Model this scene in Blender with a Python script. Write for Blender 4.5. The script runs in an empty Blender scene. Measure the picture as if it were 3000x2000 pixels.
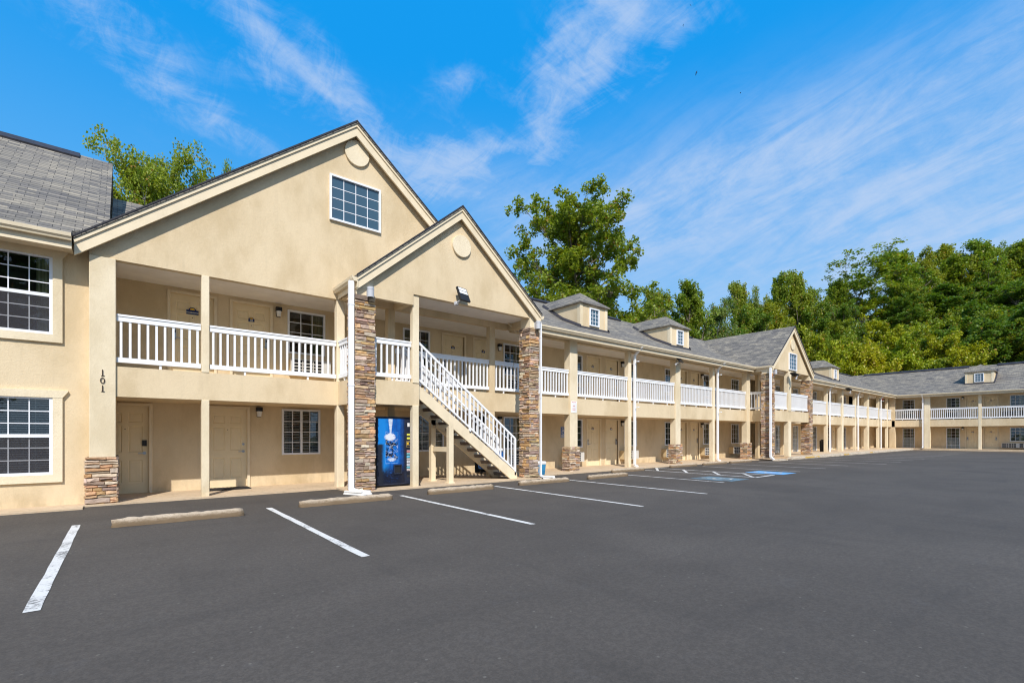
import bpy, bmesh, math, random
import numpy as np
from mathutils import Vector
R = math.radians
C = bpy.context.scene.collection
random.seed(7)

# ------------------------------------------------------------------ camera constants
F_PX, CX, HY, TH, CAMH = 1396.0, 1500.0, 1274.0, R(39.2), 1.41
S_, C_ = math.sin(TH), math.cos(TH)
def ray(x, y):
    u = (x-CX)/F_PX
    return Vector((u*C_+S_, C_-u*S_, (HY-y)/F_PX))
def at(x, y, t):
    return ray(x, y)*t + Vector((0, 0, CAMH))

# ------------------------------------------------------------------ node helpers
class NT:
    def __init__(s, tree): s.t = tree; s.n = tree.nodes; s.l = tree.links
    def new(s, ty, **kw):
        nd = s.n.new(ty)
        for k, v in kw.items(): setattr(nd, k, v)
        return nd
    def put(s, sock, val):
        if isinstance(val, bpy.types.NodeSocket): s.l.new(val, sock)
        elif val is not None:
            if hasattr(sock.default_value, '__len__') and not hasattr(val, '__len__'): val = (val,)*len(sock.default_value)
            if hasattr(val, '__len__') and len(val) == 3 and len(sock.default_value) == 4: val = tuple(val)+(1,)
            sock.default_value = val
    def m(s, op, a, b=None, c=None, clamp=False):
        nd = s.new('ShaderNodeMath', operation=op, use_clamp=clamp)
        s.put(nd.inputs[0], a); s.put(nd.inputs[1], b) if b is not None else None
        if c is not None: s.put(nd.inputs[2], c)
        return nd.outputs[0]
    def vm(s, op, a, b=None):
        nd = s.new('ShaderNodeVectorMath', operation=op)
        s.put(nd.inputs[0], a)
        if b is not None: s.put(nd.inputs[1], b)
        return nd.outputs['Value'] if op in ('DOT_PRODUCT', 'LENGTH') else nd.outputs['Vector']
    def mix(s, f, a, b, ty='MIX'):
        nd = s.new('ShaderNodeMix', data_type='RGBA', blend_type=ty)
        s.put(nd.inputs['Factor'], f); s.put(nd.inputs[6], a); s.put(nd.inputs[7], b)
        return nd.outputs[2]
    def noise(s, vec, scale, detail=4, rough=.55, dist=0):
        nd = s.new('ShaderNodeTexNoise')
        if vec is not None: s.put(nd.inputs['Vector'], vec)
        nd.inputs['Scale'].default_value = scale; nd.inputs['Detail'].default_value = detail
        nd.inputs['Roughness'].default_value = rough; nd.inputs['Distortion'].default_value = dist
        return nd.outputs['Fac']
    def ramp(s, f, a, b, lo=0., hi=1.):
        nd = s.new('ShaderNodeMapRange', interpolation_type='SMOOTHSTEP')
        s.put(nd.inputs['Value'], f); s.put(nd.inputs['From Min'], a); s.put(nd.inputs['From Max'], b)
        s.put(nd.inputs['To Min'], lo); s.put(nd.inputs['To Max'], hi)
        return nd.outputs['Result']
    def pos(s): return s.new('ShaderNodeNewGeometry').outputs['Position']
    def obj(s): return s.new('ShaderNodeTexCoord').outputs['Object']
    def scale(s, v, sc): return s.vm('MULTIPLY', v, sc)
    def bump(s, h, st, dist=.01, normal=None):
        nd = s.new('ShaderNodeBump'); s.put(nd.inputs['Height'], h)
        nd.inputs['Strength'].default_value = st; nd.inputs['Distance'].default_value = dist
        if normal is not None: s.put(nd.inputs['Normal'], normal)
        return nd.outputs['Normal']

def newmat(name):
    m = bpy.data.materials.new(name); m.use_nodes = True
    nt = NT(m.node_tree); p = nt.n['Principled BSDF']
    return m, nt, p

def mat(name, base, rough=.6, var=.12, vs=2., bump=.0, bs=60., metal=0., spec=.3, dirt=0., dirtcol=(.12, .1, .08)):
    m, nt, p = newmat(name)
    P_ = nt.pos()
    n = nt.noise(P_, vs, 5, .6)
    f = nt.ramp(n, .25, .75, 1-var, 1+var)
    col = nt.mix(1., base, nt.new('ShaderNodeCombineColor').outputs[0], 'MULTIPLY')
    cc = col.node.inputs[7].links[0].from_node
    for i in range(3): nt.l.new(f, cc.inputs[i])
    if dirt:
        d = nt.noise(nt.scale(P_, (1.3, 1.3, .6)), 2.2, 7, .7)
        col = nt.mix(nt.m('MULTIPLY', nt.ramp(d, .5, .75), dirt), col, dirtcol)
    nt.put(p.inputs['Base Color'], col)
    p.inputs['Roughness'].default_value = rough; p.inputs['Metallic'].default_value = metal
    p.inputs['Specular IOR Level'].default_value = spec
    if bump:
        nt.put(p.inputs['Normal'], nt.bump(nt.noise(P_, bs, 4, .6), bump, .008))
    return m

M = {}
def stucco(name, base, st=.1):
    m, nt, p = newmat(name)
    P_ = nt.pos()
    a = nt.noise(nt.scale(P_, (1, 1, .55)), .9, 6, .65)
    b = nt.noise(nt.scale(P_, (4, 4, .35)), 1.6, 5, .6)
    col = nt.mix(nt.ramp(a, .38, .68), base, tuple(c*q for c, q in zip(base, (.82, .79, .73))))
    col = nt.mix(nt.m('MULTIPLY', nt.ramp(b, .55, .8), st*2.2), col, tuple(c*.62 for c in base))
    f = nt.noise(P_, 75, 3, .7); f2 = nt.noise(P_, 22, 4, .7)
    col = nt.mix(nt.m('MULTIPLY', nt.ramp(f, .38, .66), .16), col, tuple(c*.6 for c in base))
    col = nt.mix(nt.m('MULTIPLY', nt.ramp(f2, .45, .7), .10), col, tuple(c*.7 for c in base))
    # splash-back grime close to the ground
    sx = nt.new('ShaderNodeSeparateXYZ'); nt.l.new(P_, sx.inputs[0])
    g = nt.m('MULTIPLY', nt.ramp(sx.outputs[2], .55, .0), nt.ramp(nt.noise(nt.scale(P_, (3, 3, 1)), 1.5, 5), .35, .7))
    col = nt.mix(nt.m('MULTIPLY', g, .4), col, (.30, .22, .12))
    nt.put(p.inputs['Base Color'], col); p.inputs['Roughness'].default_value = .85
    p.inputs['Specular IOR Level'].default_value = .15
    h = nt.m('ADD', nt.noise(P_, 95, 3, .6), nt.m('MULTIPLY', nt.noise(P_, 28, 3), .8))
    nt.put(p.inputs['Normal'], nt.bump(h, .55, .010))
    return m
M['stucco'] = stucco('stucco', (.768, .617, .408))
M['stucco_light'] = stucco('stucco_light', (.86, .735, .53), .06)
M['trim'] = mat('trim_paint', (.80, .67, .47), .55, .05, 3, .1, 40, dirt=.25, dirtcol=(.38, .28, .16))
M['gutter'] = mat('gutter_paint', (.78, .66, .47), .4, .05, 3, dirt=.2, dirtcol=(.35, .26, .15))
M['soffit'] = mat('soffit_paint', (.86, .81, .76), .7, .05, 3)
M['door'] = mat('door_paint', (.83, .68, .44), .5, .04, 2, dirt=.12, dirtcol=(.35, .26, .14))
M['white'] = mat('white_paint', (.86, .86, .87), .45, .03, 4, dirt=.12, dirtcol=(.5, .46, .4))
M['vinyl'] = mat('window_vinyl', (.82, .83, .86), .4, .03, 4)
M['lamp_black'] = mat('lamp_black', (.02, .02, .022), .4)
M['metal'] = mat('metal_satin', (.42, .43, .46), .35, .05, 5, metal=.9)
M['metal_dark'] = mat('metal_dark', (.10, .095, .09), .4, .05, 5, metal=.6)
M['grey_lamp'] = mat('lamp_grey', (.50, .51, .54), .5, .05)
M['lamp_glass'] = mat('lamp_glass', (.82, .82, .80), .25)
M['rubber'] = mat('rubber_black', (.018, .018, .02), .7, .2, 20)
M['flash'] = mat('flashing', (.035, .033, .04), .6, .25, 6)
M['unlit_room'] = mat('dark_interior', (.05, .045, .04), .9)  # near-black colour stands in for unlit rooms
M['blind'] = mat('blind_slat', (.88, .85, .78), .6)
M['tread'] = mat('tread_grey', (.20, .165, .145), .7, .2, 6, .2, 40)
M['navy'] = mat('plate_navy', (.010, .03, .13), .35)
M['yellow'] = mat('plate_yellow', (.85, .52, .03), .4)
M['signwhite'] = mat('sign_white', (.82, .80, .78), .45)
M['signred'] = mat('sign_red', (.62, .12, .12), .5)
M['signblue'] = mat('sign_blue', (.12, .19, .42), .5, .1, 8)
M['numeral'] = mat('numeral_dark', (.05, .03, .022), .4)
M['coolblue'] = mat('cooler_blue', (.05, .26, .47), .4)
M['binblue'] = mat('bin_blue', (.02, .11, .36), .5)
M['ac_white'] = mat('ac_grille', (.60, .58, .54), .5, .05, 6, dirt=.3, dirtcol=(.3, .27, .22))
M['ac_sleeve'] = mat('ac_sleeve', (.70, .54, .31), .6)
M['bark'] = mat('bark', (.20, .165, .13), .9, .4, 5, .5, 14)
M['barkpale'] = mat('bark_pale', (.36, .32, .28), .9, .4, 5, .5, 14)
M['ydisp'] = mat('yellow_label', (.75, .72, .10), .3)
M['vdark'] = mat('vending_dark', (.022, .028, .05), .35, .25, 9)
M['brass'] = mat('coin_plate', (.45, .34, .16), .35, .1, 20, metal=.5)
M['bfeather'] = mat('bird_dark', (.012, .011, .011), .8)

def m_concrete(name, base, dark, amt, vs=3.):
    m, nt, p = newmat(name); P_ = nt.pos()
    a = nt.noise(P_, vs, 8, .7); b = nt.noise(P_, vs*9, 5, .7)
    col = nt.mix(nt.m('MULTIPLY', nt.ramp(a, .45, .75), amt), base, dark)
    col = nt.mix(nt.m('MULTIPLY', nt.ramp(b, .45, .75), amt*.7), col, tuple(c*.7 for c in dark))
    nt.put(p.inputs['Base Color'], col); p.inputs['Roughness'].default_value = .9
    p.inputs['Specular IOR Level'].default_value = .15
    nt.put(p.inputs['Normal'], nt.bump(nt.m('ADD', nt.noise(P_, 60, 5, .7), a), .5, .012))
    return m
M['concrete'] = m_concrete('concrete_walk', (.60, .46, .31), (.36, .27, .18), .55, 1.4)
M['wheelstop_plain'] = m_concrete('concrete_worn', (.50, .41, .31), (.17, .13, .09), .9, 7.)
def m_ws():
    m, nt, p = newmat('wheel_stop_concrete'); P_ = nt.pos()
    sx = nt.new('ShaderNodeSeparateXYZ'); nt.l.new(P_, sx.inputs[0])
    a = nt.noise(nt.scale(P_, (1, 1, 2.5)), 9, 8, .75); b = nt.noise(P_, 45, 5, .7); c_ = nt.noise(P_, 2.2, 4, .6)
    col = nt.mix(nt.ramp(c_, .35, .7), (.56, .455, .34), (.45, .36, .26))
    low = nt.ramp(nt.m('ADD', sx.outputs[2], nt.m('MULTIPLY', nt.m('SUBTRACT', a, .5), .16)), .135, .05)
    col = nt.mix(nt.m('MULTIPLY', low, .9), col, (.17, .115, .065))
    col = nt.mix(nt.m('MULTIPLY', nt.ramp(b, .5, .7), .6), col, (.20, .16, .12))
    col = nt.mix(nt.m('MULTIPLY', nt.ramp(a, .58, .68), .7), col, (.12, .09, .065))
    nt.put(p.inputs['Base Color'], col); p.inputs['Roughness'].default_value = .92; p.inputs['Specular IOR Level'].default_value = .1
    nt.put(p.inputs['Normal'], nt.bump(nt.m('ADD', a, nt.m('MULTIPLY', b, .6)), .8, .02))
    return m
M['wheelstop'] = m_ws()
M['kerb'] = m_concrete('concrete_kerb', (.52, .44, .34), (.22, .18, .13), .7, 3.)
M['splash'] = m_concrete('concrete_white', (.80, .77, .72), (.5, .46, .4), .35, 4.)
M['yellowpaint'] = m_concrete('worn_yellow_paint', (.55, .33, .06), (.42, .36, .28), .9, 4.)

def m_asphalt():
    m, nt, p = newmat('asphalt'); P_ = nt.pos()
    a = nt.noise(P_, .22, 6, .6, .6); b = nt.noise(nt.scale(P_, (.5, 2.2, 1)), .8, 7, .68); g = nt.noise(P_, 55, 4, .7)
    g2 = nt.noise(P_, 260, 2, .6)
    col = nt.mix(nt.ramp(a, .3, .7), (.087, .074, .062), (.122, .104, .087))
    col = nt.mix(nt.m('MULTIPLY', nt.ramp(b, .5, .75), .4), col, (.050, .045, .042))
    col = nt.mix(nt.m('MULTIPLY', nt.ramp(nt.noise(P_, .5, 7, .7), .48, .66), .35), col, (.055, .047, .040))
    col = nt.mix(nt.m('MULTIPLY', nt.ramp(nt.noise(P_, 1.7, 8, .75), .55, .72), .45), col, (.115, .105, .097))
    col = nt.mix(nt.m('MULTIPLY', nt.ramp(g, .35, .7), .45), col, (.035, .034, .034))
    col = nt.mix(nt.m('MULTIPLY', nt.ramp(g2, .62, .74), .6), col, (.20, .185, .17))
    # aggregate, pale flecks, faint scuffs
    ag = nt.noise(P_, 19, 5, .8)
    col = nt.mix(nt.m('MULTIPLY', nt.ramp(ag, .42, .60), .42), col, (.045, .039, .034))
    col = nt.mix(nt.m('MULTIPLY', nt.ramp(ag, .60, .72), .50), col, (.145, .126, .108))
    fl = nt.new('ShaderNodeTexVoronoi'); nt.l.new(P_, fl.inputs['Vector']); fl.inputs['Scale'].default_value = 7.
    col = nt.mix(nt.m('MULTIPLY', nt.ramp(fl.outputs['Distance'], .10, .04), .45), col, (.22, .20, .17))
    ty = nt.noise(nt.scale(P_, (2.2, .12, 1)), 1.1, 5, .6, .4)
    col = nt.mix(nt.m('MULTIPLY', nt.ramp(ty, .52, .72), .22), col, (.045, .040, .036))
    nt.put(p.inputs['Base Color'], col); p.inputs['Roughness'].default_value = .82
    p.inputs['Specular IOR Level'].default_value = .25
    nt.put(p.inputs['Normal'], nt.bump(nt.m('ADD', g, nt.m('MULTIPLY', g2, .6)), .45, .006))
    return m
M['asphalt'] = m_asphalt()
def m_paint(name, base, wear, keep=.5):
    m, nt, p = newmat(name); P_ = nt.pos()
    a = nt.noise(P_, 26, 6, .75); b = nt.noise(P_, 2.4, 4, .6)
    w = nt.ramp(nt.m('ADD', nt.m('MULTIPLY', a, .6), nt.m('MULTIPLY', b, .5)), keep, keep+.12)
    col = nt.mix(nt.m('MULTIPLY', w, wear), base, (.075, .07, .066))
    col = nt.mix(nt.ramp(nt.noise(P_, 6, 5), .4, .75, 0, .2), col, (.3, .28, .26))
    nt.put(p.inputs['Base Color'], col); p.inputs['Roughness'].default_value = .8
    return m
M['line'] = m_paint('line_paint', (.66, .64, .60), .9, .555)
M['linefaded'] = m_paint('line_paint_faded', (.52, .49, .44), .8, .56)
M['bluepaint'] = m_paint('blue_paint', (.12, .36, .66), .5, .62)
M['bluefaded'] = m_paint('blue_paint_faded', (.10, .20, .26), .8, .52)
M['ground'] = mat('soil_grass', (.07, .085, .03), .95, .4, .3, .4, 8)
M['hillmat'] = mat('hill_floor', (.028, .034, .012), .95, .5, .4, .4, 4)

def m_shingle():
    m, nt, p = newmat('asphalt_shingle')
    uv = nt.new('ShaderNodeUVMap').outputs[0]; P_ = nt.pos()
    def br(w, h, mort, off, c1, c2):
        b = nt.new('ShaderNodeTexBrick', offset=off, squash=1.0)
        wob = nt.vm('ADD', uv, nt.scale(nt.new('ShaderNodeTexNoise').outputs['Color'], (.02, .006, 0)))
        nt.l.new(wob, b.inputs['Vector'])
        b.inputs['Scale'].default_value = 1.; b.inputs['Brick Width'].default_value = w; b.inputs['Row Height'].default_value = h
        b.inputs['Mortar Size'].default_value = mort; b.inputs['Mortar Smooth'].default_value = .3; b.inputs['Bias'].default_value = 0.
        nt.put(b.inputs['Color1'], c1); nt.put(b.inputs['Color2'], c2); nt.put(b.inputs['Mortar'], (.085, .08, .078))
        return b
    b1 = br(.31, .128, .006, .37, (.178, .168, .156), (.31, .283, .242))
    b2 = br(.47, .128, .0, .61, (.70, .70, .73), (1.22, 1.17, 1.06))
    col = nt.mix(1., b1.outputs['Color'], b2.outputs['Color'], 'MULTIPLY')
    sy = nt.new('ShaderNodeSeparateXYZ'); nt.l.new(uv, sy.inputs[0])
    course_shade = nt.ramp(nt.m('FRACT', nt.m('DIVIDE', nt.m('ADD', sy.outputs[1], nt.m('MULTIPLY', nt.noise(nt.scale(uv, (1, .2, 1)), 3.5, 2), .03)), .128)), .16, .02)
    col = nt.mix(nt.m('MULTIPLY', course_shade, .8), col, (.035, .034, .036))  # shadow line of each shingle course, painted into the colour
    n = nt.noise(P_, .7, 6, .65)
    col = nt.mix(nt.m('MULTIPLY', nt.ramp(n, .45, .75), .35), col, (.15, .146, .142))
    g = nt.noise(P_, 170, 2)
    col = nt.mix(nt.m('MULTIPLY', nt.ramp(g, .4, .7), .3), col, (.07, .068, .07))
    nt.put(p.inputs['Base Color'], col); p.inputs['Roughness'].default_value = .9; p.inputs['Specular IOR Level'].default_value = .12
    sx = nt.new('ShaderNodeSeparateXYZ'); nt.l.new(uv, sx.inputs[0])
    saw = nt.m('FRACT', nt.m('DIVIDE', sx.outputs[1], .128))
    h = nt.m('SUBTRACT', nt.m('MULTIPLY', nt.m('SUBTRACT', 1., saw), .6), b1.outputs['Fac'])
    nt.put(p.inputs['Normal'], nt.bump(nt.m('ADD', h, nt.m('MULTIPLY', g, .2)), .8, .012))
    return m
M['shingle'] = m_shingle()

def m_vcol(name, rough=.9, bumpst=.6):
    m, nt, p = newmat(name); P_ = nt.pos()
    a = nt.new('ShaderNodeAttribute', attribute_name='Col').outputs['Color']
    n = nt.noise(nt.scale(P_, (1, 1, 2.2)), 14, 6, .7)
    col = nt.mix(nt.ramp(n, .35, .75, 0, .55), a, nt.mix(1., a, (.45, .42, .42), 'MULTIPLY'))
    col = nt.mix(nt.ramp(nt.noise(P_, 60, 3), .6, .8, 0, .3), col, (.5, .42, .33))
    nt.put(p.inputs['Base Color'], col); p.inputs['Roughness'].default_value = rough; p.inputs['Specular IOR Level'].default_value = .15
    nt.put(p.inputs['Normal'], nt.bump(nt.noise(nt.scale(P_, (1, 1, 2)), 32, 6, .7), bumpst, .015))
    return m
M['stone'] = m_vcol('ledge_stone')
M['mortar'] = mat('stone_joint', (.17, .12, .08), .95)

def m_glass():
    m, nt, p = newmat('window_glass')
    tr = nt.new('ShaderNodeBsdfTransparent'); tr.inputs[0].default_value = (.80, .84, .84, 1)
    gl = nt.new('ShaderNodeBsdfGlossy'); gl.inputs['Roughness'].default_value = .015; gl.inputs[0].default_value = (.92, .95, 1, 1)
    fr = nt.new('ShaderNodeFresnel'); fr.inputs['IOR'].default_value = 1.55
    wob = nt.noise(nt.pos(), 1.6, 2)
    nrm = nt.bump(wob, .12, .02); nt.l.new(nrm, gl.inputs['Normal'])
    mx = nt.new('ShaderNodeMixShader')
    nt.l.new(nt.m('ADD', nt.m('MULTIPLY', fr.outputs[0], 1.15), .03, clamp=True), mx.inputs[0])
    nt.l.new(tr.outputs[0], mx.inputs[1]); nt.l.new(gl.outputs[0], mx.inputs[2])
    nt.l.new(mx.outputs[0], nt.n['Material Output'].inputs[0])
    return m
M['glass'] = m_glass()
def m_screen():
    m, nt, p = newmat('insect_screen')
    tr = nt.new('ShaderNodeBsdfTransparent'); p.inputs['Base Color'].default_value = (.07, .065, .075, 1); p.inputs['Roughness'].default_value = .8
    mx = nt.new('ShaderNodeMixShader'); mx.inputs[0].default_value = .42
    nt.l.new(tr.outputs[0], mx.inputs[1]); nt.l.new(p.outputs[0], mx.inputs[2]); nt.l.new(mx.outputs[0], nt.n['Material Output'].inputs[0])
    return m
M['screen'] = m_screen()
def m_tint():
    m, nt, p = newmat('tinted_glass')
    nt.put(p.inputs['Base Color'], nt.mix(nt.noise(nt.pos(), .8, 3), (.035, .075, .11), (.05, .10, .14)))
    p.inputs['Roughness'].default_value = .06; p.inputs['Specular IOR Level'].default_value = .9
    return m
M['tint'] = m_tint()
def m_curtain():
    m, nt, p = newmat('curtain_cloth'); o = nt.pos()
    sx = nt.new('ShaderNodeSeparateXYZ'); nt.l.new(o, sx.inputs[0])
    w = nt.m('SINE', nt.m('MULTIPLY', nt.m('ADD', sx.outputs[0], sx.outputs[1]), 70.))
    nt.put(p.inputs['Base Color'], nt.mix(nt.ramp(w, -1, 1), (.17, .165, .075), (.36, .34, .18)))
    p.inputs['Roughness'].default_value = .9
    return m
M['curtain'] = m_curtain()

def m_leaf(name, a, b, c):
    m, nt, p = newmat(name)
    at_ = nt.new('ShaderNodeAttribute', attribute_name='Col')
    sx = nt.new('ShaderNodeSeparateColor'); nt.l.new(at_.outputs['Color'], sx.inputs[0])
    oi = nt.new('ShaderNodeObjectInfo').outputs['Random']
    col = nt.mix(sx.outputs[0], a, b)
    col = nt.mix(nt.m('MULTIPLY', oi, .6), col, c)
    col = nt.mix(nt.ramp(sx.outputs[1], .93, .97), col, (.30, .17, .025))
    df = nt.new('ShaderNodeBsdfPrincipled'); nt.put(df.inputs['Base Color'], col); df.inputs['Roughness'].default_value = .48
    df.inputs['Specular IOR Level'].default_value = .35
    tl = nt.new('ShaderNodeBsdfTranslucent'); nt.put(tl.inputs[0], nt.mix(1., col, (1.5, 1.45, .5), 'MULTIPLY'))
    mx = nt.new('ShaderNodeMixShader'); mx.inputs[0].default_value = .38
    nt.l.new(df.outputs[0], mx.inputs[1]); nt.l.new(tl.outputs[0], mx.inputs[2])
    nt.l.new(mx.outputs[0], nt.n['Material Output'].inputs[0])
    return m
M['leaf_green'] = m_leaf('leaf_green', (0.102, 0.199, 0.021), (0.265, 0.342, 0.036), (0.324, 0.319, 0.026))
M['leaf_dark'] = m_leaf('leaf_dark', (0.054, 0.137, 0.02), (0.146, 0.244, 0.032), (0.168, 0.244, 0.024))
M['leaf_yellow'] = m_leaf('leaf_yellow', (0.168, 0.264, 0.016), (0.393, 0.431, 0.022), (0.448, 0.389, 0.019))
M['leaf_light'] = m_leaf('leaf_light', (0.143, 0.236, 0.022), (0.296, 0.368, 0.039), (0.307, 0.341, 0.031))
M['leaf_grey'] = m_leaf('leaf_grey', (0.12, 0.19, 0.049), (0.239, 0.309, 0.084), (0.239, 0.296, 0.07))

# ------------------------------------------------------------------ mesh builder
def frame_main(v): return v
def frame_end(v):            # u, d, z of the cross wing: u runs toward -Y, d toward +X
    return (v[1]-12.7+58.5, 12.7-v[0], v[2]+.0)
class MB:
    def __init__(s): s.v = []; s.f = []; s.mi = []; s.c = []
    def add(s, vs, fs, m=0, c=(1, 1, 1)):
        o = len(s.v); s.v += [tuple(q) for q in vs]
        for f in fs: s.f.append(tuple(i+o for i in f)); s.mi.append(m); s.c.append(c)
        return s
    def box(s, x0, x1, y0, y1, z0, z1, m=0, c=(1, 1, 1)):
        vs = [(x0, y0, z0), (x1, y0, z0), (x1, y1, z0), (x0, y1, z0), (x0, y0, z1), (x1, y0, z1), (x1, y1, z1), (x0, y1, z1)]
        return s.add(vs, [(0, 3, 2, 1), (4, 5, 6, 7), (0, 1, 5, 4), (1, 2, 6, 5), (2, 3, 7, 6), (3, 0, 4, 7)], m, c)
    def quad(s, a, b, c_, d, m=0): return s.add([a, b, c_, d], [(0, 1, 2, 3)], m)
    def prism_d(s, poly, d0, d1, m=0):      # poly in (u,z), counter-clockwise seen from outside (-d)
        n = len(poly)
        vs = [(p[0], d0, p[1]) for p in poly]+[(p[0], d1, p[1]) for p in poly]
        fs = [tuple(range(n)), tuple(range(2*n-1, n-1, -1))]+[((i+1) % n, i, n+i, n+(i+1) % n) for i in range(n)]
        return s.add(vs, fs, m)
    def prism_u(s, poly, u0, u1, m=0):      # poly in (d,z)
        n = len(poly)
        vs = [(u0, p[0], p[1]) for p in poly]+[(u1, p[0], p[1]) for p in poly]
        fs = [tuple(range(n-1, -1, -1)), tuple(range(n, 2*n))]+[(i, (i+1) % n, n+(i+1) % n, n+i) for i in range(n)]
        return s.add(vs, fs, m)
    def tube(s, p0, p1, r0, r1=None, n=8, m=0, cap=True):
        r1 = r0 if r1 is None else r1
        p0, p1 = Vector(p0), Vector(p1); ax = (p1-p0).normalized()
        a = ax.cross(Vector((0, 0, 1)) if abs(ax.z) < .9 else Vector((1, 0, 0))).normalized(); b = ax.cross(a)
        vs = []
        for p, r in ((p0, r0), (p1, r1)):
            for i in range(n):
                t = 2*math.pi*i/n; vs.append(p+a*(r*math.cos(t))+b*(r*math.sin(t)))
        fs = [(i, n+i, n+(i+1) % n, (i+1) % n) for i in range(n)]
        if cap: fs += [tuple(range(n)), tuple(range(2*n-1, n-1, -1))]
        return s.add(vs, fs, m)
    def beam(s, p0, p1, w, h, m=0):         # rectangular bar from p0 to p1, w across (horizontal), h tall
        p0, p1 = Vector(p0), Vector(p1); ax = (p1-p0).normalized()
        a = ax.cross(Vector((0, 0, 1)))
        a = a.normalized() if a.length > 1e-4 else Vector((1, 0, 0)); b = a.cross(ax)
        vs = []
        for p in (p0, p1):
            for i, j in ((-1, -1), (1, -1), (1, 1), (-1, 1)): vs.append(p+a*(i*w/2)+b*(j*h/2))
        return s.add(vs, [(3, 2, 1, 0), (4, 5, 6, 7), (0, 1, 5, 4), (1, 2, 6, 5), (2, 3, 7, 6), (3, 0, 4, 7)], m)
    def mesh(s, name, mats, frame=None, uv=False, col=False, bevel=0., smooth=False, recalc=True):
        me = bpy.data.meshes.new(name)
        vs = [frame(v) for v in s.v] if frame else s.v
        me.from_pydata(vs, [], s.f)
        for m in (mats if isinstance(mats, (list, tuple)) else [mats]): me.materials.append(M[m] if isinstance(m, str) else m)
        me.polygons.foreach_set('material_index', s.mi)
        if col:
            ca = me.color_attributes.new('Col', 'FLOAT_COLOR', 'CORNER')
            buf = []
            for f, c in zip(s.f, s.c): buf += (list(c)+[1.])*len(f)
            ca.data.foreach_set('color', buf)
        if bevel or recalc:
            bm = bmesh.new(); bm.from_mesh(me)
            if bevel:
                bmesh.ops.remove_doubles(bm, verts=bm.verts, dist=1e-5)
                bmesh.ops.bevel(bm, geom=[e for e in bm.edges if len(e.link_faces) == 2 and e.calc_face_angle(0) > .5], offset=bevel, segments=2, affect='EDGES', profile=.6)
            if recalc: bmesh.ops.recalc_face_normals(bm, faces=bm.faces)
            bm.to_mesh(me); bm.free()
        if uv:
            l = me.uv_layers.new(name='UVMap')
            for p in me.polygons:
                n = Vector(p.normal); u = Vector((0, 0, 1)).cross(n)
                u = u.normalized() if u.length > 1e-3 else Vector((1, 0, 0)); v = n.cross(u)
                for li in p.loop_indices:
                    q = me.vertices[me.loops[li].vertex_index].co
                    l.data[li].uv = (q.dot(u), q.dot(v))
        if smooth: me.polygons.foreach_set('use_smooth', [True]*len(me.polygons))
        me.update(); return me

def tag(o, label=None, cat=None, group=None, kind=None):
    if label: o['label'] = label
    if cat: o['category'] = cat
    if group: o['group'] = group
    if kind: o['kind'] = kind
    return o
def obj(name, me, parent=None, loc=(0, 0, 0), rz=0.):
    o = bpy.data.objects.new(name, me); C.objects.link(o)
    o.location = loc; o.rotation_euler = (0, 0, rz)
    if parent: o.parent = parent
    return o
def empty(name, loc=(0, 0, 0), rz=0.):
    return obj(name, None, None, loc, rz)
def struct(name, me): return tag(obj(name, me), kind='structure')
def copy_tree(o, parent=None):
    c = o.copy(); C.objects.link(c); c.parent = parent
    for ch in o.children: copy_tree(ch, c)
    return c

def text_verts(body, size, bold=0.):
    cu = bpy.data.curves.new('numerals', 'FONT'); cu.body = body; cu.size = size; cu.align_x = 'CENTER'; cu.align_y = 'CENTER'
    cu.offset = bold; cu.resolution_u = 3
    o = bpy.data.objects.new('numerals', cu); C.objects.link(o)
    dg = bpy.context.evaluated_depsgraph_get(); dg.update()
    me = bpy.data.meshes.new_from_object(o.evaluated_get(dg))
    vs = [tuple(v.co) for v in me.vertices]; fs = [tuple(p.vertices) for p in me.polygons]
    bpy.data.objects.remove(o); bpy.data.meshes.remove(me); bpy.data.curves.remove(cu)
    return vs, fs
def put_text(mb, body, size, x, d, z, m, bold=0.):
    vs, fs = text_verts(body, size, bold)
    mb.add([(x+v[0], d, z+v[1]) for v in vs], fs, m)

# ------------------------------------------------------------------ motel
ROOT = Vector((29., 14.35, 0.))
motel = empty('motel_building', ROOT)
tag(motel, 'two-storey beige stucco motel with grey shingle roofs, white balcony railings and stone-clad pillars', 'motel')
def part(name, mb, mats, frame=None, parent=None, **kw):
    me = mb.mesh(name, mats, frame, **kw)
    if parent is None: return obj(name, me, motel, -ROOT)
    return obj(name, me, parent, (0, 0, 0))
FRAMES = {'main': (frame_main, 0.), 'end': (frame_end, -math.pi/2)}
def place(name, me, fr, u, d, z, parent=None):
    f, rz = FRAMES[fr]
    if parent is None: return obj(name, me, motel, Vector(f((u, d, z)))-ROOT, rz)
    return obj(name, me, parent, (u, d, z))
cache = {}
def cached(key, fn):
    if key not in cache: cache[key] = fn()
    return cache[key]

DA, DW = 12.7, 14.35        # balcony front plane, room wall plane
Z1, Z2 = 2.2, 2.82          # balcony slab bottom / top
holes = {'main': [], 'end': [], 'office': []}

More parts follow.
